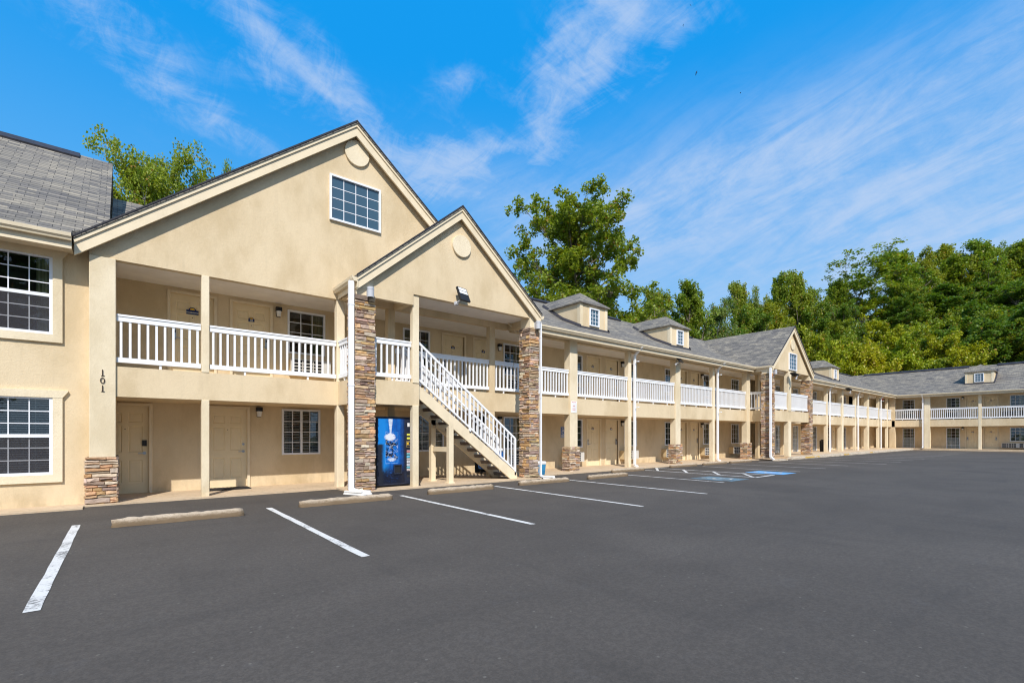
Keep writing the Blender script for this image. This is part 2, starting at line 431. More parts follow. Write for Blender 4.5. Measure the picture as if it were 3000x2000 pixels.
# ---- doors
def door_leaf(w, h):
    mb = MB(); t = .04
    xs = [0, .13*w, .44*w, .56*w, .87*w, w]
    zs = [0, .12*h, .38*h, .47*h, .77*h, .81*h, .92*h, h]
    for i in range(5):
        for j in range(7):
            panel = i in (1, 3) and j in (1, 3, 5)
            if panel:
                x0, x1, z0, z1 = xs[i], xs[i+1], zs[j], zs[j+1]
                a, b = .022, .045
                def rect(k): return [(x0+k, z0+k), (x1-k, z0+k), (x1-k, z1-k), (x0+k, z1-k)]
                r0, r1, r2 = rect(0), rect(a), rect(b)
                for ra, da, rb, db in ((r0, 0, r1, .016), (r1, .016, r2, .006)):
                    for k in range(4):
                        n = (k+1) % 4
                        mb.quad((ra[k][0], da, ra[k][1]), (ra[n][0], da, ra[n][1]), (rb[n][0], db, rb[n][1]), (rb[k][0], db, rb[k][1]))
                mb.quad(*[(q[0], .006, q[1]) for q in r2])
            else:
                mb.quad((xs[i], 0, zs[j]), (xs[i+1], 0, zs[j]), (xs[i+1], 0, zs[j+1]), (xs[i], 0, zs[j+1]))
    mb.v = [(v[0]-w/2, v[1], v[2]) for v in mb.v]
    mb.tube((0, -.004, .735*h), (0, .004, .735*h), .011, n=8, m=1)
    return mb.mesh('door', ['door', 'numeral'], recalc=False)
def door_frame(w, h):
    mb = MB(); e = .065
    for s in (-1, 1): mb.box(min(s*w/2, s*(w/2+e)), max(s*w/2, s*(w/2+e)), -.085, .02, -.02, h)
    mb.box(-w/2-e, w/2+e, -.085, .02, h, h+e)
    return mb.mesh('door_frame', 'trim', bevel=.008)
def handle_lock(side):
    mb = MB(); x = side*.37
    mb.box(x-.035, x+.035, -.035, 0, .93, 1.20, 0); mb.box(x-.026, x+.026, -.042, -.035, 1.10, 1.17, 1)
    mb.tube((x, -.03, .98), (x, -.075, .98), .018, m=0); mb.beam((x, -.07, .98), (x-side*.11, -.07, .975), .02, .022, 0)
    return mb.mesh('handle', ['metal', 'lamp_black'], bevel=.004)
def handle_knob(side):
    mb = MB(); x = side*.37
    mb.tube((x, 0, .95), (x, -.02, .95), .035); mb.tube((x, -.02, .95), (x, -.06, .95), .014); mb.beam((x, -.06, .95), (x-side*.12, -.06, .945), .018, .022)
    return mb.mesh('handle', 'metal')
def bolt_me(side, pad):
    mb = MB(); x = side*.37
    if pad: mb.box(x-.045, x+.045, -.03, 0, 1.12, 1.26)
    else: mb.tube((x, 0, 1.14), (x, -.025, 1.14), .03)
    return mb.mesh('keypad' if pad else 'deadbolt', 'lamp_black' if pad else 'metal')
def handle_pad(side):
    mb = MB(); x = side*.37
    mb.tube((x, 0, .95), (x, -.02, .95), .035); mb.tube((x, -.02, .95), (x, -.06, .95), .014); mb.beam((x, -.06, .95), (x-side*.12, -.06, .945), .018, .022)
    return mb.mesh('handle', 'metal')
def plate(text, big=False):
    w, h = (.26, .11) if big else (.145, .075)
    mb = MB(); mb.box(-w/2, w/2, -.008, 0, -h/2, h/2, 0)
    for r, m, d in ((h*.72, 0, -.006), (h*.5, 1, -.0085)):
        n = 10; vs = [(0, d, h/2)]+[(math.cos(math.pi*i/n)*r, d, h/2+math.sin(math.pi*i/n)*r*.85) for i in range(n+1)]
        mb.add(vs, [(0, i+2, i+1) for i in range(n)], m)
        mb.add([(v[0], 0, v[2]) for v in vs[1:]]+[(v[0], d, v[2]) for v in vs[1:]], [(i, i+1, n+2+i, n+1+i) for i in range(n)], m)
    if text: put_text(mb, text, .052 if not big else .036, 0, -.0095, -.004 if not big else -.012, 2, .001)
    else: mb.box(-.042, .042, -.0098, -.007, -.016, .02, 2)
    return mb.mesh('number_plate', ['navy', 'yellow', 'signwhite'], recalc=False)
def add_door(fr, u0, u1, z, kind='lock', side=1, text=None, h=2.07):
    w = (u1-u0)-.13; c = (u0+u1)/2
    holes[fr].append((c-w/2, c+w/2, z-.03, z+h))
    o = place('door', cached(('door', round(w, 2)), lambda: door_leaf(round(w, 2), h)), fr, c, DW+.055, z)
    obj('door_frame', cached(('df', round(w, 2)), lambda: door_frame(round(w, 2), h)), o, (0, 0, 0))
    k = w/.9
    fn = {'lock': handle_lock, 'knob': handle_knob, 'pad': handle_pad}[kind]
    hd = obj('handle', cached((kind, side), lambda: fn(side)), o, (side*(w/2-.085)-side*.37, 0, 0))
    if kind != 'lock': obj('keypad' if kind == 'pad' else 'deadbolt', bolt_me(side, kind == 'pad'), o, (side*(w/2-.085)-side*.37, 0, 0))
    if text is not None:
        big = len(text) > 5
        obj('number_plate', cached(('pl', text), lambda: plate(text, big)), o, (0, -.002, 1.66))
    return o

# ---- windows
def win_frame(w, h, cols, rows, split=None, fw=.05):
    mb = MB(); a = .03
    mb.box(-w/2, -w/2+fw, -a, .06, 0, h); mb.box(w/2-fw, w/2, -a, .06, 0, h)
    mb.box(-w/2+fw, w/2-fw, -a, .06, 0, fw); mb.box(-w/2+fw, w/2-fw, -a, .06, h-fw, h)
    iw, ih = w-2*fw, h-2*fw; mt = .017
    if split == 'v': mb.box(-.028, .028, -a+.012, .055, fw, h-fw)
    if split == 'h': mb.box(-iw/2, iw/2, -a+.008, .055, h*.5-.035, h*.5+.03)
    for i in range(1, cols):
        x = -iw/2+iw*i/cols
        if split == 'v' and abs(x) < .03: continue
        mb.box(x-mt/2, x+mt/2, .012, .03, fw, h-fw)
    for j in range(1, rows):
        z = fw+ih*j/rows
        if split == 'h' and abs(z-h/2) < .05: continue
        mb.box(-iw/2, iw/2, .014, .028, z-mt/2, z+mt/2)
    return mb.mesh('window', 'vinyl')
def pane_me(w, h, mt='glass'):
    mb = MB(); mb.quad((-w/2+.05, .022, .05), (w/2-.05, .022, .05), (w/2-.05, .022, h-.05), (-w/2+.05, .022, h-.05))
    return mb.mesh('pane', mt, recalc=False)
def blinds_me(w, h, z0=0., step=.045, tilt=.018):
    mb = MB(); z = z0+.04; r = random.Random(int(w*100))
    while z < h-.06:
        sag = r.uniform(-.003, .003)
        mb.quad((-w/2+.05, .055, z+sag), (w/2-.05, .055, z-sag), (w/2-.05, .077, z+tilt-sag), (-w/2+.05, .077, z+tilt+sag)); z += step
    for x in (-w*.3, w*.3): mb.box(x-.003, x+.003, .05, .054, z0+.04, h-.05)
    return mb.mesh('blind', 'blind', recalc=False)
def curtain_me(w, h, left, right, seed):
    mb = MB(); r = random.Random(seed)
    for x0, x1 in ((-w/2, -w/2+w*left), (w/2-w*right, w/2)):
        if x1-x0 < .02: continue
        n = max(4, int((x1-x0)/.022)); pts = []
        for i in range(n+1):
            x = x0+(x1-x0)*i/n; pts.append((x, .14+.022*math.sin(i*1.25+seed)+r.uniform(-.005, .005)))
        vs = [(p[0], p[1], .02) for p in pts]+[(p[0], p[1], h) for p in pts]
        mb.add(vs, [(i, i+1, n+2+i, n+1+i) for i in range(n)])
    return mb.mesh('curtain', 'curtain', recalc=False, smooth=True)
wseed = [0]
def add_window(fr, u0, u1, z0, z1, cols=3, rows=4, split=None, dress='curtain', d=DW, hole=None, name='window', glass='glass', cur=None):
    w, h, c = round(u1-u0, 2), round(z1-z0, 2), (u0+u1)/2
    if hole is None: holes[fr].append((c-w/2+.01, c+w/2-.01, z0+.01, z1-.01))
    o = place('window', cached(('w', w, h, cols, rows, split), lambda: win_frame(w, h, cols, rows, split)), fr, c, d, z0)
    obj('pane', cached(('p', w, h, glass), lambda: pane_me(w, h, glass)), o)
    if split == 'h':
        sm = MB(); sm.quad((-w/2+.05, -.012, .05), (w/2-.05, -.012, .05), (w/2-.05, -.012, h*.5-.03), (-w/2+.05, -.012, h*.5-.03)); obj('insect_screen', sm.mesh('insect_screen', 'screen', recalc=False), o)
    wseed[0] += 1
    if dress in ('blind', 'both'): obj('blind', cached(('b', w, h), lambda: blinds_me(w, h)), o)
    if dress == 'half': obj('blind', cached(('hb', w, h), lambda: blinds_me(w, h*.56, 0, .055, .035)), o)
    if dress in ('curtain', 'both', 'half'):
        a, b = cur or [(.3, .34), (.12, .42), (.4, .25), (.2, .2)][wseed[0] % 4]
        obj('curtain', cached(('c', w, h, a, b), lambda: curtain_me(w, h, a, b, wseed[0])), o)
    return o

# ---- air conditioners and lamps
def ac_me(w=1.07, h=.41, dep=.30):
    a = MB(); a.box(-w/2, w/2, -dep, .05, 0, h)
    b = MB(); d = -dep-.012
    b.box(-w/2-.01, w/2+.01, d-.004, -dep, 0, .03); b.box(-w/2-.01, w/2+.01, d-.004, -dep, h-.03, h)
    b.box(-w/2-.01, -w/2+.03, d-.004, -dep, .03, h-.03); b.box(w/2-.2, w/2+.01, d-.004, -dep, .03, h-.03)
    for k in range(1, 4): b.box(-w/2+.03, w/2-.2, d-.004, -dep, .03+(h-.06)*k/4-.012, .03+(h-.06)*k/4+.012)
    for k in (1, 2): x = -w/2+.03+(w-.23)*k/3; b.box(x-.012, x+.012, d-.002, -dep, .03, h-.03)
    g = MB(); g.quad((-w/2+.02, -dep-.002, .02), (w/2-.02, -dep-.002, .02), (w/2-.02, -dep-.002, h-.02), (-w/2+.02, -dep-.002, h-.02))
    return a.mesh('air_conditioner', 'ac_sleeve'), b.mesh('grille', 'ac_white'), g.mesh('coil', 'rubber', recalc=False)
def add_ac(fr, u, z, dep=.30, w=1.07):
    A, G, K = cached(('ac', dep, w), lambda: ac_me(w, .41, dep))
    o = place('air_conditioner', A, fr, u, DW, z); obj('grille', G, o); obj('coil', K, o)
def lamp_me():
    a = MB(); a.box(-.075, .075, -.13, 0, .13, .24); a.box(-.05, .05, -.03, 0, -.02, .13)
    b = MB(); n = 10
    b.tube((0, -.075, -.01), (0, -.075, .13), .05, .066, n=12)
    return a.mesh('wall_lamp', 'lamp_black', bevel=.01), b.mesh('lamp_glass', 'lamp_glass', smooth=False)
def add_lamp(fr, u, z):
    A, G = cached('lamp', lamp_me); o = place('wall_lamp', A, fr, u, DW, z); obj('lamp_glass', G, o)

# ---- near rooms
add_door('main', -.48, .54, .03, 'pad', 1)
add_door('main', 1.61, 2.63, .03, 'knob', 1)
add_lamp('main', 2.845, 1.92)
add_window('main', 3.42, 4.46, .86, 2.14, 4, 4, 'v', 'blind')
add_door('main', .83, 1.87, Z2+.02, 'lock', -1, 'HOUSEKEEPING')
add_door('main', 2.16, 3.19, Z2+.02, 'lock', 1, '202')
add_lamp('main', 3.33, 4.70)
add_window('main', 3.57, 4.60, 3.71, 4.93, 3, 4, None, 'curtain', cur=(.0, .36))
add_ac('main', 4.12, 3.12)
add_window('main', 7.09, 8.09, 3.71, 4.93, 3, 4, None, 'curtain', cur=(.55, .1)); add_ac('main', 7.59, 3.12)
add_door('main', 8.54, 9.55, Z2+.02, 'lock', -1, '203'); add_door('main', 9.86, 10.87, Z2+.02, 'lock', 1, '204')
add_lamp('main', 11.06, 4.62)
add_window('main', 11.27, 12.27, 3.71, 4.93, 3, 4, None, 'curtain', cur=(.1, .42)); add_ac('main', 11.77, 3.12)
add_window('main', 7.50, 8.63, .86, 2.10, 4, 4, None, 'both', cur=(.25, .25))
holes['main'].append((9.95, 10.9, .03, 2.1))
add_lamp('main', 11.06, 1.88)
add_window('main', 11.27, 12.27, .86, 2.12, 3, 4, None, 'curtain', cur=(.1, .3)); add_ac('main', 11.85, .27)
# ---- repeated rooms along the balcony: window, two doors, window
def unit(uw0, ud0, ud1, uw1, both=True, tall=False, lamp=True):
    for z in (.03, Z2+.02):
        zz = z-.03
        gz0 = .1 if (tall and z < 1) else .87
        if uw0 is not None:
            add_window('main', uw0, uw0+1.0, zz+gz0, zz+2.11, 3, 4 if gz0 > .5 else 6, None, 'curtain' if gz0 > .5 else 'half')
            if gz0 > .5: add_ac('main', uw0+.25, zz+.27)
        if ud0 is not None: add_door('main', ud0, ud0+1.0, z, 'lock', -1, '')
        if ud1 is not None: add_door('main', ud1, ud1+1.0, z, 'lock', 1, '')
        if uw1 is not None:
            add_window('main', uw1, uw1+1.0, zz+gz0, zz+2.11, 3, 4 if gz0 > .5 else 6, None, 'curtain' if gz0 > .5 else 'half')
            if gz0 > .5: add_ac('main', uw1+.2, zz+.27)
        if lamp and ud1 is not None: add_lamp('main', ud1+1.22, zz+1.86)
unit(14.70, 15.96, 17.25, 18.64)
unit(22.06, 23.24, 24.53, 25.93)
unit(29.28, None, None, None)
unit(35.70, None, None, 38.78, tall=True)
unit(None, 40.1, 41.3, 42.6, tall=True)
unit(46.0, 47.2, 48.4, 49.75, tall=True)
unit(None, 54.2, 55.5, None)
BW0, BW1 = 31.6, 34.2                      # breezeway with a rear stair
holes['main'].append((BW0, BW1, .0, 2.2)); holes['main'].append((BW0, BW1, Z2, 5.06))
holes['main'].append((51.6, 53.4, Z2, 5.0))
# ---- cross wing
for z in (.03, Z2+.02):
    zz = z-.03; low = z < 1
    for du in (0., 7.4):
        add_window('end', .52+du, 1.46+du, zz+(.12 if low and du == 0 else .87), zz+2.08, 3, 6 if low and du == 0 else 4, None, 'half' if low and du == 0 else 'curtain')
        add_window('end', 3.77+du, 4.72+du, zz+(.12 if low and du == 0 else .87), zz+2.08, 3, 6 if low and du == 0 else 4, None, 'half' if low and du == 0 else 'curtain')
        if not low or du > 0:
            add_ac('end', 1.0+du, zz+.3); add_ac('end', 4.25+du, zz+.3)
        add_lamp('end', 4.9+du, zz+1.9)
        add_door('end', 5.06+du, 6.06+du, z, 'lock', -1, ''); add_door('end', 6.25+du, 7.22+du, z, 'lock', 1, '')
    add_ac('end', 7.98, zz+.3)

# ---- walls with openings
def wall(mb, u0, u1, z0, z1, d, hs, dep=.14):
    hs = [(max(a, u0), min(b, u1), max(c, z0), min(e, z1)) for a, b, c, e in hs if b > u0 and a < u1 and e > z0 and c < z1]
    us = sorted({u0, u1, *[h[0] for h in hs], *[h[1] for h in hs]}); zs = sorted({z0, z1, *[h[2] for h in hs], *[h[3] for h in hs]})
    for i in range(len(us)-1):
        for j in range(len(zs)-1):
            cu, cz = (us[i]+us[i+1])/2, (zs[j]+zs[j+1])/2
            if any(h[0] < cu < h[1] and h[2] < cz < h[3] for h in hs): continue
            mb.quad((us[i], d, zs[j]), (us[i+1], d, zs[j]), (us[i+1], d, zs[j+1]), (us[i], d, zs[j+1]))
    for a, b, c, e in hs:
        mb.quad((a, d, c), (a, d, e), (a, d+dep, e), (a, d+dep, c)); mb.quad((b, d, c), (b, d+dep, c), (b, d+dep, e), (b, d, e))
        mb.quad((a, d, e), (b, d, e), (b, d+dep, e), (a, d+dep, e)); mb.quad((a, d, c), (a, d+dep, c), (b, d+dep, c), (b, d, c))
mb = MB(); wall(mb, -.6, 60.3, -.02, 5.3, DW, holes['main']); part('wall', mb, 'stucco', recalc=False)
mb = MB(); wall(mb, -1.8, 18., -.02, 5.3, DW, holes['end']); part('wall', mb, 'stucco', frame_end, recalc=False)
# dark backing sheets behind the glass, coloured near-black for the unlit rooms
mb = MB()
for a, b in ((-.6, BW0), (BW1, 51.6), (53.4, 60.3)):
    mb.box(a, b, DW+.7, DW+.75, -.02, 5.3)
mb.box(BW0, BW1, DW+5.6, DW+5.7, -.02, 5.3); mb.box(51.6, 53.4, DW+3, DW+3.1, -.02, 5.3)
part('dark_backing', mb, 'unlit_room', recalc=False)
mb = MB()
mb.box(BW0-.12, BW0, DW+.16, DW+5.6, 0, 5.3); mb.box(BW1, BW1+.12, DW+.16, DW+1.6, 0, 5.3); mb.box(BW1+.12, BW1+5, DW+5.5, DW+5.6, 0, 2.3)
mb.box(BW0, BW1, DW+.0, DW+5.6, Z1+.02, Z2-.02)
part('passage_wall', mb, 'stucco')
mb = MB(); mb.box(-1.5, 18, DW+.7, DW+.75, 0, 5.3); part('dark_backing', mb, 'unlit_room', frame_end, recalc=False)

# ---- office block on the left (no balcony)
OD = 12.92
oh = [(-2.29, -1.07, 3.37, 4.90), (-2.29, -1.07, .64, 2.16)]
mb = MB(); wall(mb, -10., -.5, -.02, 5.2, OD, oh); mb.box(-10, -9.9, OD, 22, -.02, 5.2); mb.box(-.52, -.48, OD+.0, DW, -.02, 5.2)
part('wall', mb, 'stucco', recalc=False)
mb = MB(); mb.box(-10, -.6, OD+.7, OD+.75, 0, 5.2); part('dark_backing', mb, 'unlit_room', recalc=False)
for (a, b, c, e), dr in zip(oh, ('curtain', 'blind')):
    add_window('main', a, b, c, e, 4, 6, 'h', dr, d=OD, hole=False)
    t = MB(); k = .15; f = .07
    t.prism_d([(a-k, c-k), (b+k-.01, c-k), (b+k-.01, c), (a-k, c)], OD-.05, OD+.01)
    t.prism_d([(b, c), (b+k-.01, c), (b+k-.01, e-.02), (b, e-.02)], OD-.05, OD+.01)
    t.prism_d([(a-k+.01, c), (a, c), (a, e-.02), (a-k+.01, e-.02)], OD-.05, OD+.01)
    t.prism_d([(a-k+.01, e-.02), (b+k-.01, e-.02), (b+k+f, e+.10), (b+k+f, e+.125), (a-k-f, e+.125), (a-k-f, e+.10)], OD-.055, OD+.01)
    part('window_trim', t, 'stucco_light')

# ---- slabs, ceilings, beams
PO = 23.44                                   # offset from the near porch to the far porch
mb = MB()
mb.box(-.12, 4.41, DA, DW, Z1, Z2); mb.box(4.41, 6.17, 11.52, DW, Z1, Z2)
mb.box(6.17, 10.4, DA, DW, Z1, Z2); mb.box(10.4, 28.2, DA, DW, Z1, Z2)
mb.box(28.2, 33.5, 11.47, DW, Z1, Z2); mb.box(33.5, 58.49, DA, DW, Z1, Z2)
part('balcony_slab', mb, 'stucco', bevel=0)
mb = MB(); mb.box(-1.6, 18, DA, DW, Z1, Z2); part('balcony_slab', mb, 'stucco', frame_end)
mb = MB()
mb.box(-.5, 59, DA+.18, DW, 5.06, 5.10); mb.box(4.5, 10.4, 11.6, DA, 5.19, 5.22); mb.box(4.5+PO, 10.4+PO, 11.6, DA, 5.19, 5.22)
part('balcony_ceiling', mb, 'soffit')
mb = MB(); mb.box(0, 18, DA+.18, DW, 5.06, 5.10); part('balcony_ceiling', mb, 'soffit', frame_end)
mb = MB()
mb.box(10.4, 58.6, DA+.02, DA+.2, 4.97, 5.3); part('eave_beam', mb, 'stucco')
mb = MB(); mb.box(.0, 18, DA+.02, DA+.2, 4.97, 5.3); part('eave_beam', mb, 'stucco', frame_end)

# ---- stone cladding
PAL = [tuple(min(.78, x*w) for x, w in zip(q, (1.24, 1.16, 1.07))) for q in [(.44, .34, .235), (.53, .40, .27), (.60, .40, .205), (.50, .33, .175), (.36, .29, .235), (.50, .43, .36), (.58, .50, .41), (.30, .225, .195), (.38, .28, .235), (.56, .36, .23), (.55, .47, .37), (.42, .34, .30)]]
def stone_column(u0, u1, d0, d1, z0, z1, seed):
    r = random.Random(seed); mb = MB()
    mb.box(u0+.012, u1-.012, d0+.012, d1-.012, z0, z1, 1)
    z = z0
    def stone(side, a, b, zl, zh):
        pr = r.uniform(.015, .045); j = lambda s=.007: r.uniform(-s, s)
        k = min(.012, (zh-zl)*.25)
        c = r.choice(PAL); q = r.uniform(.68, 1.25); c = tuple(min(.8, x*q*r.uniform(.95, 1.05)) for x in c)
        n = 3 if b-a > .2 else 2                      # wavy top and bottom edges
        xs = [a+(b-a)*i/n for i in range(n+1)]
        top = [zh-.004+j(.008) for _ in xs]; bot = [zl+.004+j(.008) for _ in xs]
        back, front = [], []
        for i, x in enumerate(xs):
            back.append((x, 0, bot[i])); front.append((min(max(x+j(.006), a+k*.7), b-k*.7), -pr+j(.008), bot[i]+k))
        for i in range(n, -1, -1):
            back.append((xs[i], 0, top[i])); front.append((min(max(xs[i]+j(.006), a+k*.7), b-k*.7), -pr+j(.008), top[i]-k))
        N = len(back)
        def mp(p):
            x, o, zz = p
            if side == 'f': return (x, d0+o+.012, zz)
            if side == 'b': return (x, d1-o-.012, zz)
            if side == 'l': return (u0+o+.012, x, zz)
            return (u1-o-.012, x, zz)
        fs = [(i, (i+1) % N, N+(i+1) % N, N+i) for i in range(N)]+[(N+i, N+i+1, N+N-2-i, N+N-1-i) for i in range(n)]
        mb.add([mp(p) for p in back+front], fs, 0, c)
    while z < z1-.02:
        h = min(r.choice([.05, .06, .065, .075, .085, .1, .115]), z1-z)
        if z1-z-h < .03: h = z1-z
        for side, a, b in (('f', u0, u1), ('b', u0, u1), ('l', d0, d1), ('r', d0, d1)):
            ex = r.uniform(.0, .035) if side in 'fb' else r.uniform(-.02, .03)
            a2, b2 = a-ex, b+r.uniform(0, .035); x = a2
            while x < b2-.01:
                w = r.uniform(.12, .40)
                if b2-x-w < .07: w = b2-x
                if h > .08 and r.random() < .3 and w > .12:
                    zm = z+h*r.uniform(.4, .6); stone(side, x, x+w, z, zm); stone(side, x, x+w, zm, z+h)
                else: stone(side, x, x+w, z, z+h)
                x += w
        z += h
    return mb.mesh('stone_pillar', ['stone', 'mortar'], col=True, recalc=True)
def stone_part(name, *a):
    me = stone_column(*a); me.name = name
    return obj(name, me, motel, -ROOT)
for i, o in enumerate((0, PO)):
    base = 0. if o == 0 else .12
    for u0, u1 in ((4.39, 4.87), (10.05, 10.41)):
        if o and u0 > 9: u0, u1 = 10.10, 10.56
        stone_part('stone_pillar', u0+o, u1+o, 11.42, 11.92, base, 4.86, int(u0*10+i*7))
        mb = MB(); zc = lambda u: 7.87-abs(u-7.41-o)*.848-.13; a_, b_ = u0+o+.02, u1+o-.02
        mb.prism_d([(a_, 4.86), (b_, 4.86), (b_, max(4.9, zc(b_))), (a_, max(4.9, zc(a_)))], 11.44, 11.9); part('pillar_cap', mb, 'stucco_light')

# ---- stucco columns and posts
def column(fr, u0, u1, d0, d1, z0, z1, m='stucco_light'):
    mb = MB(); mb.box(u0, u1, d0, d1, z0, z1); part('column', mb, m, FRAMES[fr][0], bevel=.012)
column('main', -.53, -.12, DA-.05, DW, 0, 5.0)
stone_part('stone_base', -.575, -.10, DA-.09, DW-.6, 0, .97, 31)
for u in (1.36,):
    column('main', u, u+.15, DA-.01, DA+.15, .02, Z1); column('main', u, u+.15, DA-.012, DA+.148, Z2, 5.0)
column('main', 4.38, 4.58, DA+.004, DA+.2, .02, Z1); column('main', 4.38, 4.59, DA+.004, DA+.2, Z2, 5.0)
for o in (0, PO):
    for u in (5.82, 9.41):
        column('main', u+o, u+.21+o, DA+.004, DA+.2, .02, Z1, 'stucco'); column('main', u+o, u+.22+o, DA+.004, DA+.2, Z2, 5.0, 'stucco')
column('main', 5.97, 6.15, 11.5, 11.66, .02, Z1); column('main', 5.97, 6.16, 11.498, 11.66, Z2-.02, 5.15)
column('main', 30.33, 30.72, 11.44, 11.7, .02, Z1); column('main', 30.33, 30.72, 11.438, 11.7, Z2, 5.15)
WIDE = [13.18, 20.4, 27.72, 43.85, 50.6]; THIN = [16.80, 23.93, 40.62, 47.33, 54.05, 56.98]
for k, u in enumerate(WIDE):
    column('main', u, u+.42, DA-.035, DA+.27, 0, 5.09)
    if u < 30: stone_part('stone_base', u-.05, u+.47, DA-.085, DA+.31, 0, .97, 40+k)
for u in THIN:
    column('main', u, u+.2, DA-.012, DA+.2, .02, 5.0)
column('main', 58.5, 58.95, DA-.25, DA+.2, .02, 5.09, 'stucco')
for u, w in ((2.45, .42), (6.12, .2), (9.8, .42), (13.5, .2), (17.1, .42)):
    column('end', u, u+w, DA-.035 if w > .3 else DA-.012, DA+(.40 if w > .3 else .2), .1, 5.09 if w > .3 else 5.0)

# ---- railings
def rail_me(L):
    mb = MB()
    mb.box(0, L, -.05, .05, 1.04, 1.08); mb.box(0, L, -.035, .035, .94, 1.04); mb.box(0, L, -.04, .04, .09, .19)
    n = max(2, round(L/.142)); 
    for i in range(n):
        x = (i+.35)*(L-.03)/(n-.3)
        mb.box(min(x, L-.045), min(x, L-.045)+.042, -.021, .021, .19, .94)
    k = max(1, round(L/1.2))
    for i in range(k):
        x = L*(i+.5)/k; mb.box(x-.02, x+.02, -.02, .02, 0, .09)
    return mb.mesh('railing', 'white')
def railing(fr, p0, p1, z=Z2):
    (a, b), (c, d) = p0, p1; L = round(math.hypot(c-a, d-b), 2)
    f, rz = FRAMES[fr]; P0 = Vector(f((a, b, z)))
    ang = math.atan2(d-b, c-a)+rz
    obj('railing', cached(('rail', L), lambda: rail_me(L)), motel, P0-ROOT, ang)
y = DA+.06
railing('main', (-.11, y), (1.35, y)); railing('main', (1.52, y), (4.37, y))
railing('main', (4.46, DA-.0), (4.46, 11.95))
railing('main', (4.90, 11.6), (5.96, 11.6))
railing('main', (6.04, y), (9.40, y)); railing('main', (9.64, y), (10.42, y))
railing('main', (10.46, y), (13.17, y))
seq = [13.18+.42, 16.80, 17.0, 20.4, 20.82, 23.93, 24.13, 27.72]
for a, b in zip(seq[::2], seq[1::2]): railing('main', (a+.01, y), (b-.01, y))
railing('main', (28.26, y-.05), (28.26, 11.95))
railing('main', (28.34, 11.55), (30.32, 11.55)); railing('main', (30.73, 11.55), (33.5, 11.55))
railing('main', (33.75, 11.95), (33.75, y-.05)); railing('main', (33.8, y), (37.2, y)); railing('main', (37.2, y), (40.61, y))
seq = [40.82, 43.85, 44.27, 47.33, 47.53, 50.6, 51.02, 54.05, 54.25, 56.98, 57.18, 58.5]
for a, b in zip(seq[::2], seq[1::2]): railing('main', (a+.01, y), (b-.01, y))
seq = [.25, 2.45, 2.87, 6.12, 6.32, 9.8, 10.22, 13.5, 13.7, 17.1]
for a, b in zip(seq[::2], seq[1::2]): railing('end', (a+.01, y), (b-.01, y))

# ---- roofs
def slab_pts(prof, t=.07): return prof+[(p[0], p[1]-t) for p in reversed(prof)]
E0, K0, RD = (12.26, 5.24), (15.05, 6.53), (17.3, 8.0)
prof = [E0, K0, RD, (22.6, 4.6)]
mb = MB(); mb.prism_u(slab_pts(prof), 10.25, 66., 0); part('roof', mb, 'shingle', uv=True)
mb = MB(); mb.prism_u(slab_pts([(14.4, 6.224), K0, RD, (22.6, 4.6)]), -.22, 10.25, 0); part('roof', mb, 'shingle', uv=True)
mb = MB(); mb.prism_u(slab_pts(prof), -14., 18.5, 0); part('roof', mb, 'shingle', frame_end, uv=True)
oprof = [(12.42, 5.24), (17.3, 8.95), (22.2, 5.2)]
mb = MB(); t_ = .07
top = [(-10.3, 12.42, 5.24), (-.78, 12.42, 5.24), (-.78, 12.60, 5.377), (-.23, 13.06, 5.727), (-.23, 17.3, 8.95), (-10.3, 17.3, 8.95)]
bk = [(-10.3, 17.3, 8.95), (-.23, 17.3, 8.95), (-.23, 22.2, 5.2), (-10.3, 22.2, 5.2)]
for q in (top, bk):
    n = len(q); mb.add(q+[(p[0], p[1], p[2]-t_) for p in q], [tuple(range(n)), tuple(range(2*n-1, n-1, -1))]+[((i+1) % n, i, n+i, n+(i+1) % n) for i in range(n)])
part('roof', mb, 'shingle', uv=True)
mb = MB(); mb.prism_u([(12.95, 5.2), (17.3, 8.86), (21.6, 5.2)], -10.0, -.3); part('gable_wall', mb, 'stucco')
mb = MB(); mb.prism_u([(17.0, 8.71), (17.3, 8.93), (17.3, 9.0), (16.98, 8.765)], -10.3, -.9); mb.prism_u([(17.3, 8.93), (17.6, 8.7), (17.62, 8.76), (17.3, 9.0)], -10.3, -.9)
part('ridge_vent', mb, 'flash')
def ridge_vent(fr, u0, u1):
    mb = MB(); mb.prism_u([(17.06, 7.86), (17.3, 8.01), (17.3, 8.085), (17.03, 7.915)], u0, u1); mb.prism_u([(17.3, 8.01), (17.55, 7.85), (17.58, 7.91), (17.3, 8.085)], u0, u1)
    part('ridge_vent', mb, 'flash', FRAMES[fr][0])
ridge_vent('main', 11.2, 17.2); ridge_vent('main', 18.6, 21.9); ridge_vent('main', 23.9, 29.5); ridge_vent('main', 34, 62.5); ridge_vent('end', -3.4, 5.0); ridge_vent('end', 6.9, 18)
# back and side closing walls
mb = MB(); mb.box(-10, 66, 22.0, 22.1, -.02, 5.3); part('wall', mb, 'stucco', recalc=False)

